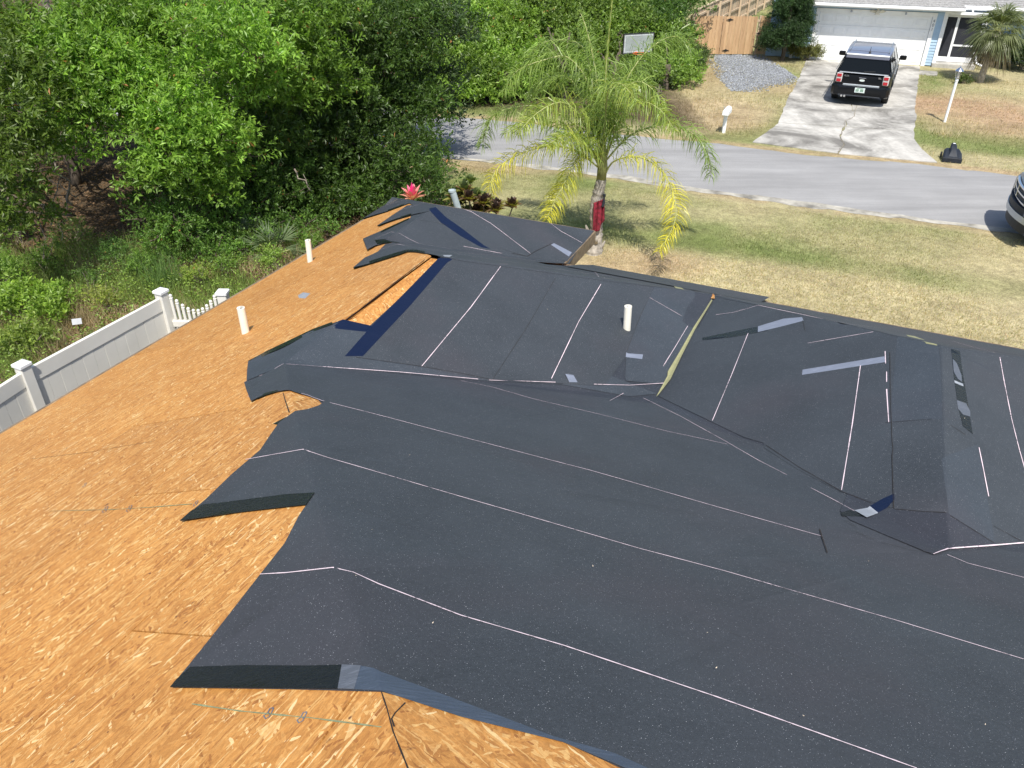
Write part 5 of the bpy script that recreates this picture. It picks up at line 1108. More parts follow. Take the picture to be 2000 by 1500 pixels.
xl, xr = wpt(1556, 60)[0], wpt(1843, 60)[0]; xl = min(xl, -.5)
EZ = HT+.12
def siding(x0, x1, z0, z1):
    n = int((z1-z0)/.115); m = MB()
    for k in range(n):
        z = z0+k*.115; V = [(x0, .0, z), (x1, .0, z), (x1, .022, z+.113), (x0, .022, z+.113), (x0, .03, z), (x1, .03, z)]; m.add(V, [(0,1,2,3),(0,4,5,1)])
    o = m.build('siding', M['siding'], hs); return o
siding(xl, -TR-.002, .05, EZ); siding(WL+TR+.002, xr-.12, .05, EZ)
HB('corner_board', (xr-.12, -.03, .0), (xr+.02, .07, EZ), 'white_paint', c=.006); HB('corner_board', (xl-.12, -.03, .0), (xl, .07, EZ), 'white_paint', c=.006)
HB('wall', (xl-.1, .09, 0), (xr+.0, .25, EZ+.1), 'siding'); HB('frieze', (xl-.1, -.012, EZ-.10), (xr, .03, EZ+.02), 'siding')
OV = .55                                                    # eave overhang
xR2 = wpt(1886, 16, -OV)[0]; xL2 = wpt(1552, 8, -OV)[0]
HB('soffit', (xL2, -OV+.02, EZ), (xR2, .3, EZ+.03), 'white_paint'); HB('fascia_board', (xL2-.02, -OV, EZ), (xR2+.02, -OV+.022, EZ+.17), 'white_paint'); HB('gutter', (xL2-.02, -OV-.11, EZ+.045), (xR2+.02, -OV-.002, EZ+.15), 'white_paint', c=.01)
# shingled roof in overlapping courses, hipped at the right end
RS = .36; sl = math.sqrt(1+RS*RS); z0 = EZ+.17; course = .18; nC = 26
for k in range(nC):
    y0 = -OV-.04+k*course; y1 = y0+course+.02; za = z0+k*course*RS+.010; zb = za+(y1-y0)*RS-.012; hx = max(0, (y0+OV)*1.0); m = MB(); x0, x1 = xL2-.05, xR2+.05-hx
    if x1-x0 < .4: break
    m.add([(x0, y0, za), (x1, y0, za), (x1-course, y1, zb), (x0, y1, zb), (x0, y0, za-.012), (x1, y0, za-.012)], [(0,1,2,3),(4,5,1,0)]); m.build('shingle_course', M['shingle'], hs)
m = MB(); H_ = 26*course; m.add([(xR2+.05, -OV-.04, z0), (xR2+.05-H_, -OV-.04+H_, z0+H_*RS), (xR2+.05, H_*2, z0)], [(0,1,2)] if False else [(0,2,1)]); m.build('hip_roof_slope', M['shingle'], hs)
# house body behind
HB('main_wall', (-2.0, .3, 0), (xr, 9, EZ), 'siding')
# entry: set back main wall, gutter, roof and screened porch
ex0 = xr+.03; ex1 = wpt(1900, 125, .35)[0]; EY = .35; eh = wpt(1880, 34, EY)[1]; kz = wpt(1870, 112, EY)[1]; mz = wpt(1870, 89, EY)[1]
print('entry', ex0, ex1, eh, kz, mz); ex1 = max(ex1, ex0+1.2)
sc0 = hs
HB('kick_panel', (ex0, EY, .18), (ex1, EY+.04, kz), 'white_paint', sc0, .004); xm = ex0+(ex1-ex0)*.32
for a, b in ((ex0, ex0+.06), (xm-.05, xm+.05), (ex1-.09, ex1)): HB('porch_post', (a, EY-.012, .18), (b, EY+.05, eh), 'white_paint', sc0, .004)
HB('porch_rail', (xm+.052, EY-.008, mz-.035), (ex1-.092, EY+.045, mz+.035), 'white_paint', sc0, .004); HB('porch_header', (ex0, EY-.02, eh+.002), (ex1+.05, EY+.06, eh+.11), 'white_paint', sc0, .004)
for a, b, c0, c1 in ((ex0+.06, xm-.05, kz, eh), (xm+.05, ex1-.09, mz+.035, eh), (xm+.05, ex1-.09, kz, mz-.035)): HB('insect_screen', (a, EY+.018, c0), (b, EY+.022, c1), 'screen', sc0)
HB('porch_side', (ex1-.03, EY+.06, .18), (ex1, EY+2.2, eh), 'screen', sc0); HB('porch_back_wall', (ex0, EY+2.0, 0), (ex1+4.5, EY+2.1, eh+.2), 'siding', hs)
HB('porch_gutter', (ex0-.02, EY-.30, eh+.12), (ex1+.1, EY-.16, eh+.22), 'white_paint', hs, .01); HB('porch_roof', (ex0-.02, EY-.16, eh+.13), (ex1+.1, EY+2.2, eh+.16), 'white_paint', hs)
for k in range(16):
    y0 = EY+.35+k*course; za = eh+.42+k*course*RS; x0 = ex0+.05+(0 if k < 3 else -(k-3)*course*.9); m = MB(); m.add([(x0, y0, za), (ex1+6, y0, za), (ex1+6, y0+course+.02, za+course*RS-.01), (x0-.1, y0+course+.02, za+course*RS-.01), (x0, y0, za-.012), (ex1+6, y0, za-.012)], [(0,1,2,3),(4,5,1,0)]); m.build('shingle_course', M['shingle'], hs)
HB('main_fascia', (ex0+.05, EY+.33, eh+.25), (ex1+6, EY+.36, eh+.41), 'white_paint', hs); HB('main_gutter', (ex0+.3, EY+.22, eh+.30), (ex1+6, EY+.328, eh+.40), 'white_paint', hs, .01)
m = MB(); m.tube([(ex0+.25, EY+.28, eh+.32), (ex0+.22, EY+.1, eh+.30), (ex0+.22, EY+.0, eh+.22)], .035, 8); m.tube([(ex0+.95, EY+.28, eh+.32), (ex0+.93, EY+.1, eh+.30), (ex0+.93, EY+.0, eh+.22)], .035, 8); m.build('downspout', M['white_paint'], hs)
m = MB(); m.cbox((ex1+.02, EY-.06, .32), (ex1+.10, EY+.02, eh+.1), .008); m.tube([(ex1+.06, EY-.02, .34), (ex1+.10, EY-.10, .20), (ex1+.34, EY-.30, .12)], .045, 8); m.build('downspout', M['white_paint'], hs)
HB('entry_step', (ex0-.15, EY-.55, -.02), (ex1+.02, EY-.01, .17), 'concrete', hs, .01)
# number, ornament, lights on the garage front
tc_ = bpy.data.curves.new('house_number', 'FONT'); tc_.body = '4\n0\n1'; tc_.size = .17; tc_.extrude = .006; tc_.space_line = .95; tc_.align_x = 'CENTER'; tc_.materials.append(plain('number_grey', (.20, .22, .24), .5))
to = text_mesh('house_number', tc_); to.parent = hs; to.rotation_euler = (R_(90), 0, 0); to.location = (WL+TR*.5, -.024, HT-.36)
m = MB(); cx, cz = WL*.5+.05, DH+.10
m.lathe([(.02, -.09), (.055, -.05), (.06, .0), (.04, .06), (.05, .09), (.03, .13)], 10, (cx, -.07, cz))
for s in (-1, 1):
    m.add([(cx+s*.03, -.05, cz+.05), (cx+s*.20, -.07, cz+.10), (cx+s*.34, -.05, cz+.03), (cx+s*.22, -.05, cz-.02), (cx+s*.05, -.05, cz-.05), (cx+s*.18, -.09, cz+.04)], [(0,1,5),(1,2,5),(2,3,5),(3,4,5),(4,0,5)]); m.tube([(cx+s*.03, -.07, cz-.06), (cx+s*.10, -.06, cz-.10)], .012, 6)
M['ornament'] = plain('cream_ornament', (.62, .60, .52), .4, var=.3); m.build('eagle_ornament', M['ornament'], hs)
for x in (wpt(1663, 22)[0], wpt(1770, 24)[0]):
    m = MB(); m.tube([(x, -.02, DH+.10), (x, -.08, DH+.12)], .02, 6); m.lathe([(.02, -.05), (.045, -.04), (.03, .03), (.01, .05)], 8, (x, -.09, DH+.10)); m.build('wall_lamp', M['rim'], hs)

# wooden fence: gate run facing the road, side run going back
gb = [atz(x, y, 0)[:2] for x, y in ((1343, 106), (1404, 107), (1475, 107), (1500, 107))]
wf = empty('wooden_fence', (*gb[0], 0), 'tan cedar board fence with a gate left of the neighbour garage', 'fence')
def board_run(a, b, hgt, mat, par, wdt=.14, over=.0, rails=True, side=1):
    d = b-a; L = np.linalg.norm(d); ang = math.atan2(d[1], d[0]); Mx = Matrix.Translation((a[0], a[1], 0)) @ Matrix.Rotation(ang, 4, 'Z'); n = int(L/wdt)
    for k in range(n):
        h = hgt+RNG.uniform(-.02, .02); y = RNG.uniform(-.004, .004)+(.012 if k % 2 else 0); m = MB(); x = k*wdt+.004; w2 = wdt-.008; V = [(x, y, .03), (x+w2, y, .03), (x+w2, y, h-.03), (x+w2-.03, y, h), (x+.03, y, h), (x, y, h-.03)]; V2 = [(p[0], p[1]+.018, p[2]) for p in V]
        V = [Mx @ Vector(p) for p in V+V2]; m.add(V, [(0,1,2,3,4,5), (11,10,9,8,7,6)]+[(i, (i+6), (i+1) % 6+6, (i+1) % 6) for i in range(6)]); m.build('fence_board', M[mat], par, True)
    if rails:
        for z in (.3, .85, hgt-.25): MB().box((0, .035*side if side > 0 else -.06, z), (L, .075*side if side > 0 else -.012, z+.09), Mx).build('fence_rail', M['wood_grey'], par, True)
        for x in np.arange(0, L+.1, 2.4): MB().box((x-.045, .08 if side > 0 else -.15, 0), (x+.045, .17 if side > 0 else -.06, hgt), Mx).build('fence_post', M['wood_grey'], par, True)
GH = 1.62
board_run(gb[0], gb[1], GH, 'wood', wf); board_run(gb[2]+(gb[3]-gb[2])*.03, gb[3]+(gb[3]-gb[2])*3.6, GH, 'wood', wf)
gt = empty('wooden_gate', (*gb[1], 0), 'wide cedar board gate with black strap hinges in the wooden fence', 'gate'); board_run(gb[1], gb[2], GH, 'wood', gt)
def hinge(px, py, s=1.0, par=gt):
    n3 = np.array([-wd_[1], wd_[0], 0]); p0 = np.array([*gb[1], 0]); d3 = np.array([*(gb[2]-gb[1]), 0]); d3 /= np.linalg.norm(d3); nn_ = np.array([-d3[1], d3[0], 0]); d = ray(px, py); P = O+d*((p0-O)@nn_/(d@nn_))-nn_*.03
    V = [P-d3*.17*s+[0, 0, 0], P-d3*.06*s+[0, 0, .022], P+[0, 0, .055], P+d3*.06*s+[0, 0, .022], P+d3*.17*s, P+d3*.06*s-[0, 0, .022], P-[0, 0, .055], P-d3*.06*s-[0, 0, .022]]; V2 = [v+nn_*.02 for v in V]
    MB().add(V+V2, [tuple(range(8)), tuple(range(15, 7, -1))]+[(i, i+8, (i+1) % 8+8, (i+1) % 8) for i in range(8)]).build('strap_hinge', M['black_iron'], par, True)
hinge(1426, 38); hinge(1417, 98); hinge(1481, 65, .6); hinge(1482, 97, .6)
sb1 = gb[0]; dirn = np.array([math.sin(R_(34)), math.cos(R_(34))])
s_end = atz(1432, -14, 1.8)[:2]; s_mid = sb1
sf = empty('side_fence', (*sb1, 0), 'weathered board fence running back behind the cedar gate', 'fence'); board_run(sb1+[.03, .05], sb1+(s_end-sb1)/np.linalg.norm(s_end-sb1)*26, 1.72, 'wood_grey', sf, wdt=.30, side=-1)
d = (s_end-sb1)/np.linalg.norm(s_end-sb1); Mx = Matrix.Translation((sb1[0]-.02, sb1[1], 0)) @ Matrix.Rotation(math.atan2(d[1], d[0]), 4, 'Z'); MB().box((.1, -.05, 1.745), (26, .075, 1.78), Mx).build('cap_rail', M['wood_grey'], sf, True)

# basketball hoop
hp = np.array([*G2(1248, 180), 0.]); bh = empty('basketball_hoop', tuple(hp), 'basketball hoop on a black pole by the roadside bushes', 'basketball hoop')
topP = aty(1254, 118, hp[1]); m = MB(); m.tube([hp-[0, 0, .1], (hp[0]+.02, hp[1], topP[2])], .05, 12); m.build('pole', M['black_iron'], bh, True); m = MB(); zz = aty(1249, 173, hp[1])[2]; m.tube([(hp[0], hp[1], .02), (hp[0], hp[1], zz)], .056, 12); m.build('pole_label', M['white_paint'], bh, True)
bl, br_ = aty(1220, 68, hp[1]-.35), aty(1276, 73, hp[1]+.05); bz1 = bl[2]; bz0 = aty(1222, 104, hp[1]-.3)[2]; d = np.array([*(br_-bl)[:2]]); L = np.linalg.norm(d); ang = math.atan2(d[1], d[0]); Mx = Matrix.Translation((bl[0], bl[1], 0)) @ Matrix.Rotation(ang, 4, 'Z')
MB().box((0, 0, bz0), (L, .03, bz1), Mx).build('backboard', M['board_white'], bh, True)
for a, b in (((-.03,-.01,bz0-.03),(L+.03,.04,bz0-.001)), ((-.03,-.01,bz1+.001),(L+.03,.04,bz1+.03)), ((-.03,-.01,bz0),(-.001,.04,bz1)), ((L+.001,-.01,bz0),(L+.03,.04,bz1))): MB().box(a, b, Mx).build('board_frame', M['black_iron'], bh, True)
for a, b in (((.02,-.006,bz0+.02),(.06,-.001,bz1-.02)), ((L-.06,-.006,bz0+.02),(L-.02,-.001,bz1-.02)), ((.06,-.006,bz1-.06),(L-.06,-.001,bz1-.02)), ((.06,-.006,bz0+.02),(L-.06,-.001,bz0+.06))): MB().box(a, b, Mx).build('board_line', M['board_stripe'], bh, True)
m = MB(); cc = Mx @ Vector((L*.42, -.28, bz0+.02)); m.tube([(cc[0]+.22*math.cos(a), cc[1]+.22*math.sin(a), cc[2]) for a in np.linspace(0, 2*math.pi, 21)], .012, 6); m.tube([Mx @ Vector((L*.42, -.06, bz0+.02)), Mx @ Vector((L*.42, 0, bz0+.0))], .03, 6); m.build('rim', M['orange'], bh, True)
m = MB(); m.tube([(hp[0]+.02, hp[1], topP[2]-.3), tuple(Mx @ Vector((L*.5, .05, (bz0+bz1)/2)))], .03, 6); m.tube([(hp[0]+.02, hp[1], topP[2]), tuple(Mx @ Vector((L*.5, .05, bz0+.1)))], .03, 6); m.build('bracket', M['black_iron'], bh, True)

# mailbox
mp = np.array([*G2(1413, 258), 0.]); mb = empty('mailbox', tuple(mp), 'white plastic mailbox on a white post left of the driveway', 'mailbox'); ztop = aty(1420, 222, mp[1])[2]
m = MB(); m.cbox((mp[0]-.05, mp[1]-.05, -.05), (mp[0]+.05, mp[1]+.05, ztop), .01); m.build('post', M['white_paint'], mb, True)
Mm = Matrix.Translation((mp[0]+.02, mp[1], ztop)) @ Matrix.Rotation(R_(66), 4, 'Z'); rings = []
for x in (-.27, -.262, .262, .27):
    s = .93 if abs(x) > .265 else 1; ring = [(x, .095*s*cx_, (.10+.0)*s*0+z_*s) for cx_, z_ in ([(-1, 0), (-1, .10)]+[(-math.cos(a), .10+.085*math.sin(a)) for a in np.linspace(.3, math.pi-.3, 8)]+[(1, .10), (1, 0)])]; rings.append([tuple(Mm @ Vector((p[0], p[1], p[2]+.005*(s < 1)))) for p in ring])
m = MB(); m.loft(rings); m.build('box', M['white_paint'], mb, True); MB().box((.272, -.03, .10), (.285, .03, .115), Mm).build('door_pull', M['rim'], mb, True); m = MB(); m.box((-.05, .098, .06), (-.03, .106, .20), Mm); m.box((-.0295, .098, .165), (.05, .106, .20), Mm); m.build('flag', M['rim'], mb, True)
MB().box((-.20, -.07, -.04), (.20, .07, -.001), Mm).build('support', M['white_paint'], mb, True)
# lamp post
lp = np.array([*G2(1845, 238), 0.]); lt = empty('lamp_post', tuple(lp), 'white lamp post with glass lantern in the brown yard', 'lamp post'); zt = aty(1868, 154, lp[1])[2]; z2 = aty(1874, 128, lp[1])[2]
m = MB(); m.lathe([(.042, -.1), (.042, zt-.08), (.05, zt-.07), (.05, zt-.01), (.03, zt)], 14, (lp[0], lp[1], 0)); m.build('pole', M['white_paint'], lt, True)
hh = z2-zt; m = MB()
for k in range(6):
    a = k*math.pi/3; m.tube([(lp[0]+.06*math.cos(a), lp[1]+.06*math.sin(a), zt+.03), (lp[0]+.11*math.cos(a), lp[1]+.11*math.sin(a), zt+hh*.6)], .008, 5)
m.lathe([(.065, zt+.015), (.07, zt+.03), (.05, zt+.04)], 12, (lp[0], lp[1], 0)); m.lathe([(.13, zt+hh*.6), (.12, zt+hh*.64), (.05, zt+hh*.82), (.015, zt+hh*.86), (.02, zt+hh*.9), (.004, zt+hh)], 12, (lp[0], lp[1], 0)); m.build('lantern_frame', M['chrome'], lt, True)
m = MB(); m.lathe([(.03, zt+.04), (.045, zt+hh*.2), (.045, zt+hh*.4), (.02, zt+hh*.55)], 10, (lp[0], lp[1], 0)); m.build('bulb', M['clear_lens'], lt, True)
# black bin lying on the grass
P = np.array([*G2(1857, 314), 0.]); bn = empty('wheeled_bin', tuple(P), 'overturned black plastic wheeled bin lying on the verge grass', 'bin', rz=R_(-20)); bn.scale = (.62, .62, .62); sB = 1.0
def ring8(y, w, z0, z1, c=.06): return [(-w+c, y, z0), (w-c, y, z0), (w, y, z0+c), (w, y, z1-c), (w-c, y, z1), (-w+c, y, z1), (-w, y, z1-c), (-w, y, z0+c)]
m = MB(); m.loft([ring8(-.30, .36, .02, .16), ring8(-.27, .385, .01, .24), ring8(.05, .38, .01, .40, .08), ring8(.42, .34, .02, .46, .09), ring8(.62, .26, .04, .40, .09), ring8(.66, .22, .08, .34, .08)]); auto(m.build('body', M['plastic_black'], bn), 40)
m = MB(); m.loft([ring8(-.29, .22, .15, .20, .02), ring8(-.05, .15, .28, .46, .05), ring8(.30, .12, .38, .66, .05), ring8(.52, .11, .40, .68, .05), ring8(.56, .09, .40, .60, .04)]); auto(m.build('hump', M['plastic_black'], bn), 40)
MB().cbox((-.40, -.335, .0), (.40, -.30, .20), .01).build('rim', M['plastic_black'], bn); MB().cbox((-.05, .36, .675), (.05, .46, .69), .004).build('sticker', M['white_paint'], bn)
for s in (-1, 1):
    m = MB(); m.lathe([(.04, -.03), (.11, -.03), (.12, -.015), (.12, .015), (.11, .03), (.04, .03)], 18, (s*.40, .46, .14), 'x'); m.build('wheel', M['rubber'], bn)

# ================================================================== BLACK CAR ON THE DRIVEWAY
CW, CLn = .955, 5.1
ca = R_(25.5); cr = G2(1672, 208)
car = empty('parked_car', (cr[0], cr[1], .035), 'black boxy family car with silver roof parked on the driveway', 'car', rz=-ca)
# local: x right, y forward (rear bumper at y=0)
def sec(y, w, zb, zt, tw=None, c=.07, n=4):
    """rounded section: half width w at belt, tw at top"""
    tw = w if tw is None else tw; pts = []
    for a in np.linspace(0, math.pi/2, n): pts.append((w-c+c*math.sin(a)*1.0 if False else w-c+c*math.cos(math.pi/2-a), y, zb+c-c*math.sin(math.pi/2-a)))
    for a in np.linspace(0, math.pi/2, n): pts.append((tw-c+c*math.cos(a), y, zt-c+c*math.sin(a)))
    return pts+[(-p[0], p[1], p[2]) for p in pts[::-1]]
m = MB(); m.loft([sec(.0, .80, .36, .78, .78, .08), sec(.03, .90, .30, .98, .86, .09), sec(.14, .945, .27, 1.06, .90, .10), sec(.6, CW, .25, 1.10, .93, .10), sec(2.0, CW, .24, 1.08, .93, .10), sec(3.6, CW, .24, 1.06, .92, .10), sec(3.9, CW, .24, 1.04, .91, .12), sec(4.6, .94, .26, .97, .86, .14), sec(4.95, .90, .30, .88, .80, .14), sec(5.1, .80, .36, .76, .70, .10)])
body = auto(m.build('body', M['car_paint'], car), 30)
ROOFZ = 1.70
def gsec(y, z, w): return [(w-.06, y, z), (w-.015, y, z-.012), (w, y, z-.05), (w+.01, y, z-.09), (-w-.01, y, z-.09), (-w, y, z-.05), (-w+.015, y, z-.012), (-w+.06, y, z)]
m = MB(); m.loft([gsec(.20, 1.60, .68), gsec(.26, 1.645, .71), gsec(.6, 1.685, .735), gsec(1.6, 1.72, .75), gsec(2.6, 1.70, .74), gsec(3.0, 1.655, .72), gsec(3.12, 1.62, .70)]); auto(m.build('roof', M['roof_paint'], car), 30)
# greenhouse: glass volume with pillars proud of it
m = MB(); m.add([(-.86, .16, 1.05), (.86, .16, 1.05), (.68, .28, 1.60), (-.68, .28, 1.60), (-.90, 3.85, 1.03), (.90, 3.85, 1.03), (.70, 3.10, 1.60), (-.70, 3.10, 1.60)], [(0,1,2,3),(5,4,7,6),(1,5,6,2),(4,0,3,7),(3,2,6,7)]); m.build('cabin_glass', M['glass'], car)
def quad3(name, P, t, mat, inset=None):
    P = [Vector(p) for p in P]; n = (P[1]-P[0]).cross(P[3]-P[0]).normalized(); MB().add(P+[p+n*t for p in P], [(3,2,1,0),(4,5,6,7),(0,1,5,4),(1,2,6,5),(2,3,7,6),(3,0,4,7)]).build(name, M[mat], car)
quad3('rear_window', [(-.80,.168,1.09), (.80,.168,1.09), (.655,.268,1.565), (-.655,.268,1.565)], .012, 'glass')
for s in (-1, 1):                                           # pillars on each side
    def side(y, z): k = (z-1.05)/.55; w = .875+(.695-.875)*k; return (s*(w+.012), y, z)
    for y0, y1, a, b in ((.14, .26, .24, .34), (1.05, 1.15, 1.10, 1.18), (2.15, 2.27, 2.12, 2.22), (3.62, 3.80, 2.98, 3.12)):
        P = [side(y0, 1.05), side(y1, 1.05), side(b, 1.60), side(a, 1.60)]; P = P if s > 0 else P[::-1]; quad3('pillar', P, .014, 'car_paint')
    for y0, y1, a, b in ((.30, 1.02, .38, 1.07), (1.19, 2.11, 1.22, 2.08), (2.31, 3.58, 2.26, 2.95)):
        P = [side(y0, 1.09), side(y1, 1.09), side(b, 1.57), side(a, 1.57)]; P = P if s > 0 else P[::-1]; quad3('side_window', P, .006, 'glass')
    m = MB(); m.cbox((s*.96-.012, .5, 1.035), (s*.96+.012, 3.7, 1.055), .004); m.build('belt_trim', M['chrome'], car)
    for yy in (1.1, 2.25): MB().cbox((s*(CW+.004)-.012, yy+.12, .90), (s*(CW+.004)+.018, yy+.34, .93), .006).build('door_handle', M['chrome'], car)
    for zz in (.60, .72, .84): MB().cbox((s*(CW+.001)-.008, .75, zz), (s*(CW+.001)+.008, 3.75, zz+.012), .003).build('door_groove', M['car_paint'], car)
    # tail lamps: white bar between two red lenses
    x0, x1 = sorted((s*.66, s*.86)); par = MB().cbox((x0, -.015, .72), (x1, .10, 1.03), .02).build('taillight', M['clear_lens'], car)
    MB().cbox((x0+.025, -.030, .905), (x1-.03, -.0152, 1.005), .006).build('lens', M['red_lens'], par); MB().cbox((x0+.025, -.030, .745), (x1-.03, -.0152, .845), .006).build('lens', M['red_lens'], par)
    MB().cbox((min(s*.70, s*.84), -.028, .40), (max(s*.70, s*.84), .02, .45), .006).build('reflector', M['red_lens'], car)
    # mirror
    m = MB(); x = s*1.07; m.cbox((x-.12, 3.30, 1.06), (x+.12, 3.40, 1.22), .03); m.tube([(s*.93, 3.36, 1.08), (s*1.0, 3.36, 1.10)], .03, 8); mm = auto(m.build('side_mirror', M['car_paint'], car)); MB().cbox((x-.095, 3.292, 1.08), (x+.095, 3.2995, 1.19), .003).build('mirror_glass', M['glass'], mm)
    # wheels
    for yy in (.98, 3.98):
        xc = s*.845; w = MB(); w.lathe([(.22, -.11), (.345, -.11), (.37, -.08), (.372, 0), (.37, .08), (.345, .11), (.22, .11)], 28, (xc, yy, .35), 'x'); wh = w.build('wheel', M['rubber'], car, smooth=False); auto(wh)
        r = MB(); r.lathe([(.03, s*.02), (.22, s*.02), (.235, s*.06), (.225, s*.115), (.215, s*.10), (.20, s*.05), (.06, s*.07), (.03, s*.09)], 24, (xc, yy, .35), 'x')
        for k in range(7): a = k*2*math.pi/7; r.tube([(xc+s*.085, yy+.05*math.cos(a), .35+.05*math.sin(a)), (xc+s*.085, yy+.21*math.cos(a), .35+.21*math.sin(a))], [.03, .02], 6)
        r.build('rim', M['rim'], wh)
        a_ = np.linspace(0, math.pi, 15); q = MB(); xo = s*(CW+.004); q.tube([(xo, yy+.42*math.cos(t), .35+.42*math.sin(t)) for t in a_], .018, 6); q.build('wheel_arch', M['car_paint'], car)
MB().cbox((-.60, -.055, .635), (.60, .0, .70), .012).build('bumper_step', M['satin'], car)
MB().cbox((-.63, -.025, .70), (.63, .05, .715), .004).build('hatch_gap', M['rubber'], car)
m = MB(); m.loft([sec(-.055, .74, .34, .60, .74, .06), sec(-.03, .86, .31, .66, .86, .07), sec(.10, .955, .29, .68, .955, .08), sec(.30, .96, .29, .66, .96, .08)]); auto(m.build('bumper', M['car_paint'], car), 30)
MB().cbox((-.70, -.075, .30), (.70, .05, .345), .015).build('bumper_skirt', M['plastic_black'], car)
MB().cbox((-.80, -.002, 1.045), (.80, .155, 1.07), .012).build('hatch_ledge', M['satin'], car)
MB().cbox((-.69, .19, 1.60), (.69, .262, 1.645), .012).build('roof_spoiler', M['white_paint'], car)  # sunlit spoiler edge, its brightness given as white paint
pl = MB().cbox((-.165, -.075, .44), (.165, -.062, .60), .004).build('licence_plate', M['plate'], car)
for i, x in enumerate((-.12, -.085, -.05, .03, .065, .10)): MB().box((x-.011, -.0775, .475), (x+.011, -.0755, .555), None).build('plate_mark', M['plate_ink'], pl)
MB().box((-.10, -.0775, .572), (.10, -.0755, .588)).build('plate_mark', M['plate_ink'], pl)
m = MB(); n = 24; m.add([(.095*math.cos(a), -.020, .84+.04*math.sin(a)) for a in np.linspace(0, 2*math.pi, n, endpoint=False)]+[(.095*math.cos(a), .03, .84+.04*math.sin(a)) for a in np.linspace(0, 2*math.pi, n, endpoint=False)], [tuple(range(n))]+[(i, i+n, (i+1) % n+n, (i+1) % n) for i in range(n)]); bd = m.build('oval_badge', M['chrome'], car)
m = MB(); m.add([(.08*math.cos(a), -.0215, .84+.030*math.sin(a)) for a in np.linspace(0, 2*math.pi, n, endpoint=False)], [tuple(range(n))]); m.build('badge_field', M['plate'], bd)
MB().cbox((-.12, -.03, .905), (.12, .03, .925), .006).build('grip_bar', M['chrome'], car)
for body_, x, z in (('FLEX', -.60, .93), ('SEL', .50, .93)):
    tc_ = bpy.data.curves.new('badge_letters', 'FONT'); tc_.body = body_; tc_.size = .07; tc_.extrude = .004; tc_.materials.append(M['chrome']); o = text_mesh('badge_letters', tc_); o.parent = car; o.rotation_euler = (R_(90), 0, 0); o.location = (x, -.012, z)
m = MB(); m.tube([(.02, .10, 1.10), (.36, .155, 1.12)], .012, 6); m.tube([(0, .12, 1.08), (.02, .10, 1.10)], .02, 6); m.build('rear_wiper', M['rubber'], car)
m = MB(); m.lathe([(.045, 0), (.035, .03), (.012, .06), (.006, .20)], 8, (.03, .42, 1.665)); m.build('antenna', M['black_iron'], car)
for s in (-1, 1): MB().cbox((s*.64-.016, .5, 1.70), (s*.64+.016, 2.8, 1.735), .008).build('roof_rail', M['satin'], car)
for y in (.62, .95): MB().cbox((-.6, y, 1.69), (.6, y+.012, 1.7025), .003).build('roof_rib', M['roof_paint'], car)
for x in (-.56, -.46): MB().lathe([(.030, -.10), (.036, -.10), (.036, .10), (.030, .10)], 12, (x, .0, .30), 'y').build('exhaust_pipe', M['chrome'], car)

# ================================================================== PICKUP TRUCK, NOSE IN THE FRAME
rd = np.array([near_e[-2][0]-near_e[-3][0], near_e[-2][1]-near_e[-3][1]]); rd /= np.linalg.norm(rd); ra = math.atan2(rd[1], rd[0])
nose = atz(1977, 396, .72)[:2]
tk = empty('pickup_truck', (nose[0], nose[1], .03), 'dark grey pickup truck with chrome bumper at the right frame edge', 'pickup truck', rz=ra+R_(3))
# local: x backwards along the truck (nose at 0), y across; camera side is -y
def tsec(x, w, zb, zt, c=.10): return [(x, p[0], p[2]) for p in sec(0, w, zb, zt, w*.97, c)]
m = MB(); m.loft([tsec(.10, .86, .62, 1.08), tsec(.18, .93, .52, 1.16), tsec(.5, .98, .50, 1.22), tsec(1.6, 1.0, .50, 1.28), tsec(5.6, 1.0, .55, 1.25)]); auto(m.build('body', M['truck_paint'], tk), 30)
m = MB(); m.loft([tsec(1.5, .90, 1.24, 1.30, .03), tsec(2.2, .78, 1.20, 1.86, .10), tsec(3.7, .78, 1.20, 1.88, .10), tsec(3.9, .86, 1.20, 1.30, .03)]); auto(m.build('cab', M['glass'], tk), 30)
m = MB(); m.loft([tsec(2.15, .76, 1.84, 1.90, .03), tsec(3.7, .76, 1.86, 1.92, .03)]); m.build('roof', M['truck_paint'], tk)
def arc(y0, y1, x0, bow, z0, z1, t, n=12):
    V = []; F = []
    for i in range(n+1):
        y = y0+(y1-y0)*i/n; x = x0+bow*(y/1.0)**2
        V += [(x, y, z0), (x+t, y, z0), (x+t, y, z1), (x, y, z1)]
    for i in range(n):
        a = i*4; b = a+4; F += [(a, a+3, b+3, b), (a+1, b+1, b+2, a+2), (a+3, a+2, b+2, b+3), (a, b, b+1, a+1)]
    F += [(0,1,2,3), (n*4+3, n*4+2, n*4+1, n*4)]; return V, F
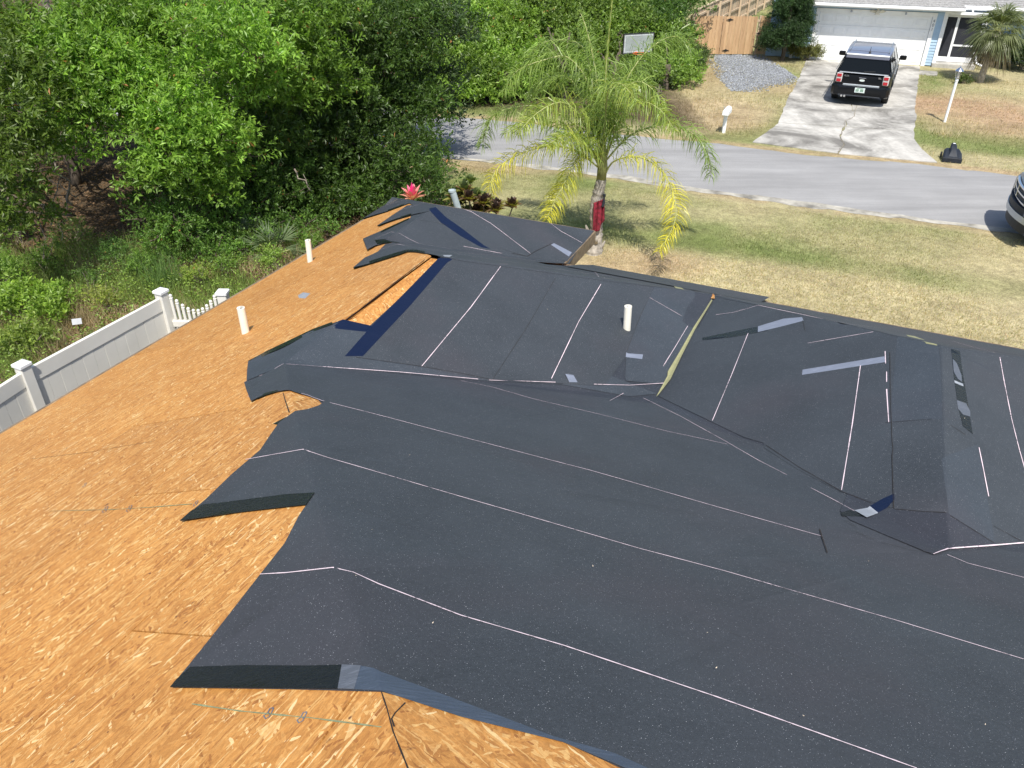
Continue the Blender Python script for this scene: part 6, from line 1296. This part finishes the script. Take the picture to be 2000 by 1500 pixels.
for nm, mt, a in (('bumper_pad', 'plastic_black', (-.97,.97,-.03,.22,.66,.80,.14)), ('bumper', 'satin', (-.98,.98,-.05,.22,.52,.655,.14)), ('air_dam', 'plastic_black', (-.94,.94,.0,.22,.30,.515,.12))):
    m = MB(); m.add(*arc(*a)); m.build(nm, M[mt], tk)
m = MB(); m.add(*arc(-.62, .62, .045, .16, .83, 1.10, .05)); gr = m.build('grille', M['plastic_black'], tk)
for z in (.83, .965, 1.09): m = MB(); m.add(*arc(-.64, .64, .02, .16, z, z+.03, .04)); m.build('grille_bar', M['chrome'], gr)
for y in (-.62, .0, .62): MB().cbox((.015+.16*y*y, y-.02, .84), (.06+.16*y*y, y+.02, 1.11), .006).build('grille_bar', M['chrome'], gr)
for s in (-1, 1):
    m = MB(); m.add(*arc(min(s*.66, s*.94), max(s*.66, s*.94), .06, .16, .84, 1.09, .10, 5)); m.build('headlight', M['clear_lens'], tk)
    for xx in (.95, 4.5):
        w = MB(); w.lathe([(.24, -.13), (.38, -.13), (.41, -.09), (.41, .09), (.38, .13), (.24, .13)], 26, (xx, s*.86, .38), 'y'); wh = auto(w.build('wheel', M['rubber'], tk)); r = MB(); r.lathe([(.05, s*.06), (.24, s*.10), (.25, s*.13), (.22, s*.05)], 20, (xx, s*.86, .38), 'y'); r.build('rim', M['rim'], wh)
# ------------------------------------------------------------------ litter on the roof
m = MB()
for i in range(14):
    px, py = RNG.uniform(640, 2000), RNG.uniform(560, 1480); P = onroof(px, py)
    if region_at(P) == 'left': continue
    a = RNG.uniform(0, 6.3); s = RNG.uniform(.0010, .0022); d = np.array([math.cos(a), math.sin(a), 0])*s*2; e = np.array([-math.sin(a), math.cos(a), 0])*s; z = np.array([0, 0, .024]); m.add([P-d+z, P+e+z, P+d+z+[0, 0, .003], P-e+z], [(0,1,2,3)])
M['chip'] = plain('wood_chip', (.60, .50, .38), .8); o = m.build('wood_chips', M['chip'], None, True); tag(o, 'tiny pale wood chips scattered over the black felt', kind='stuff')
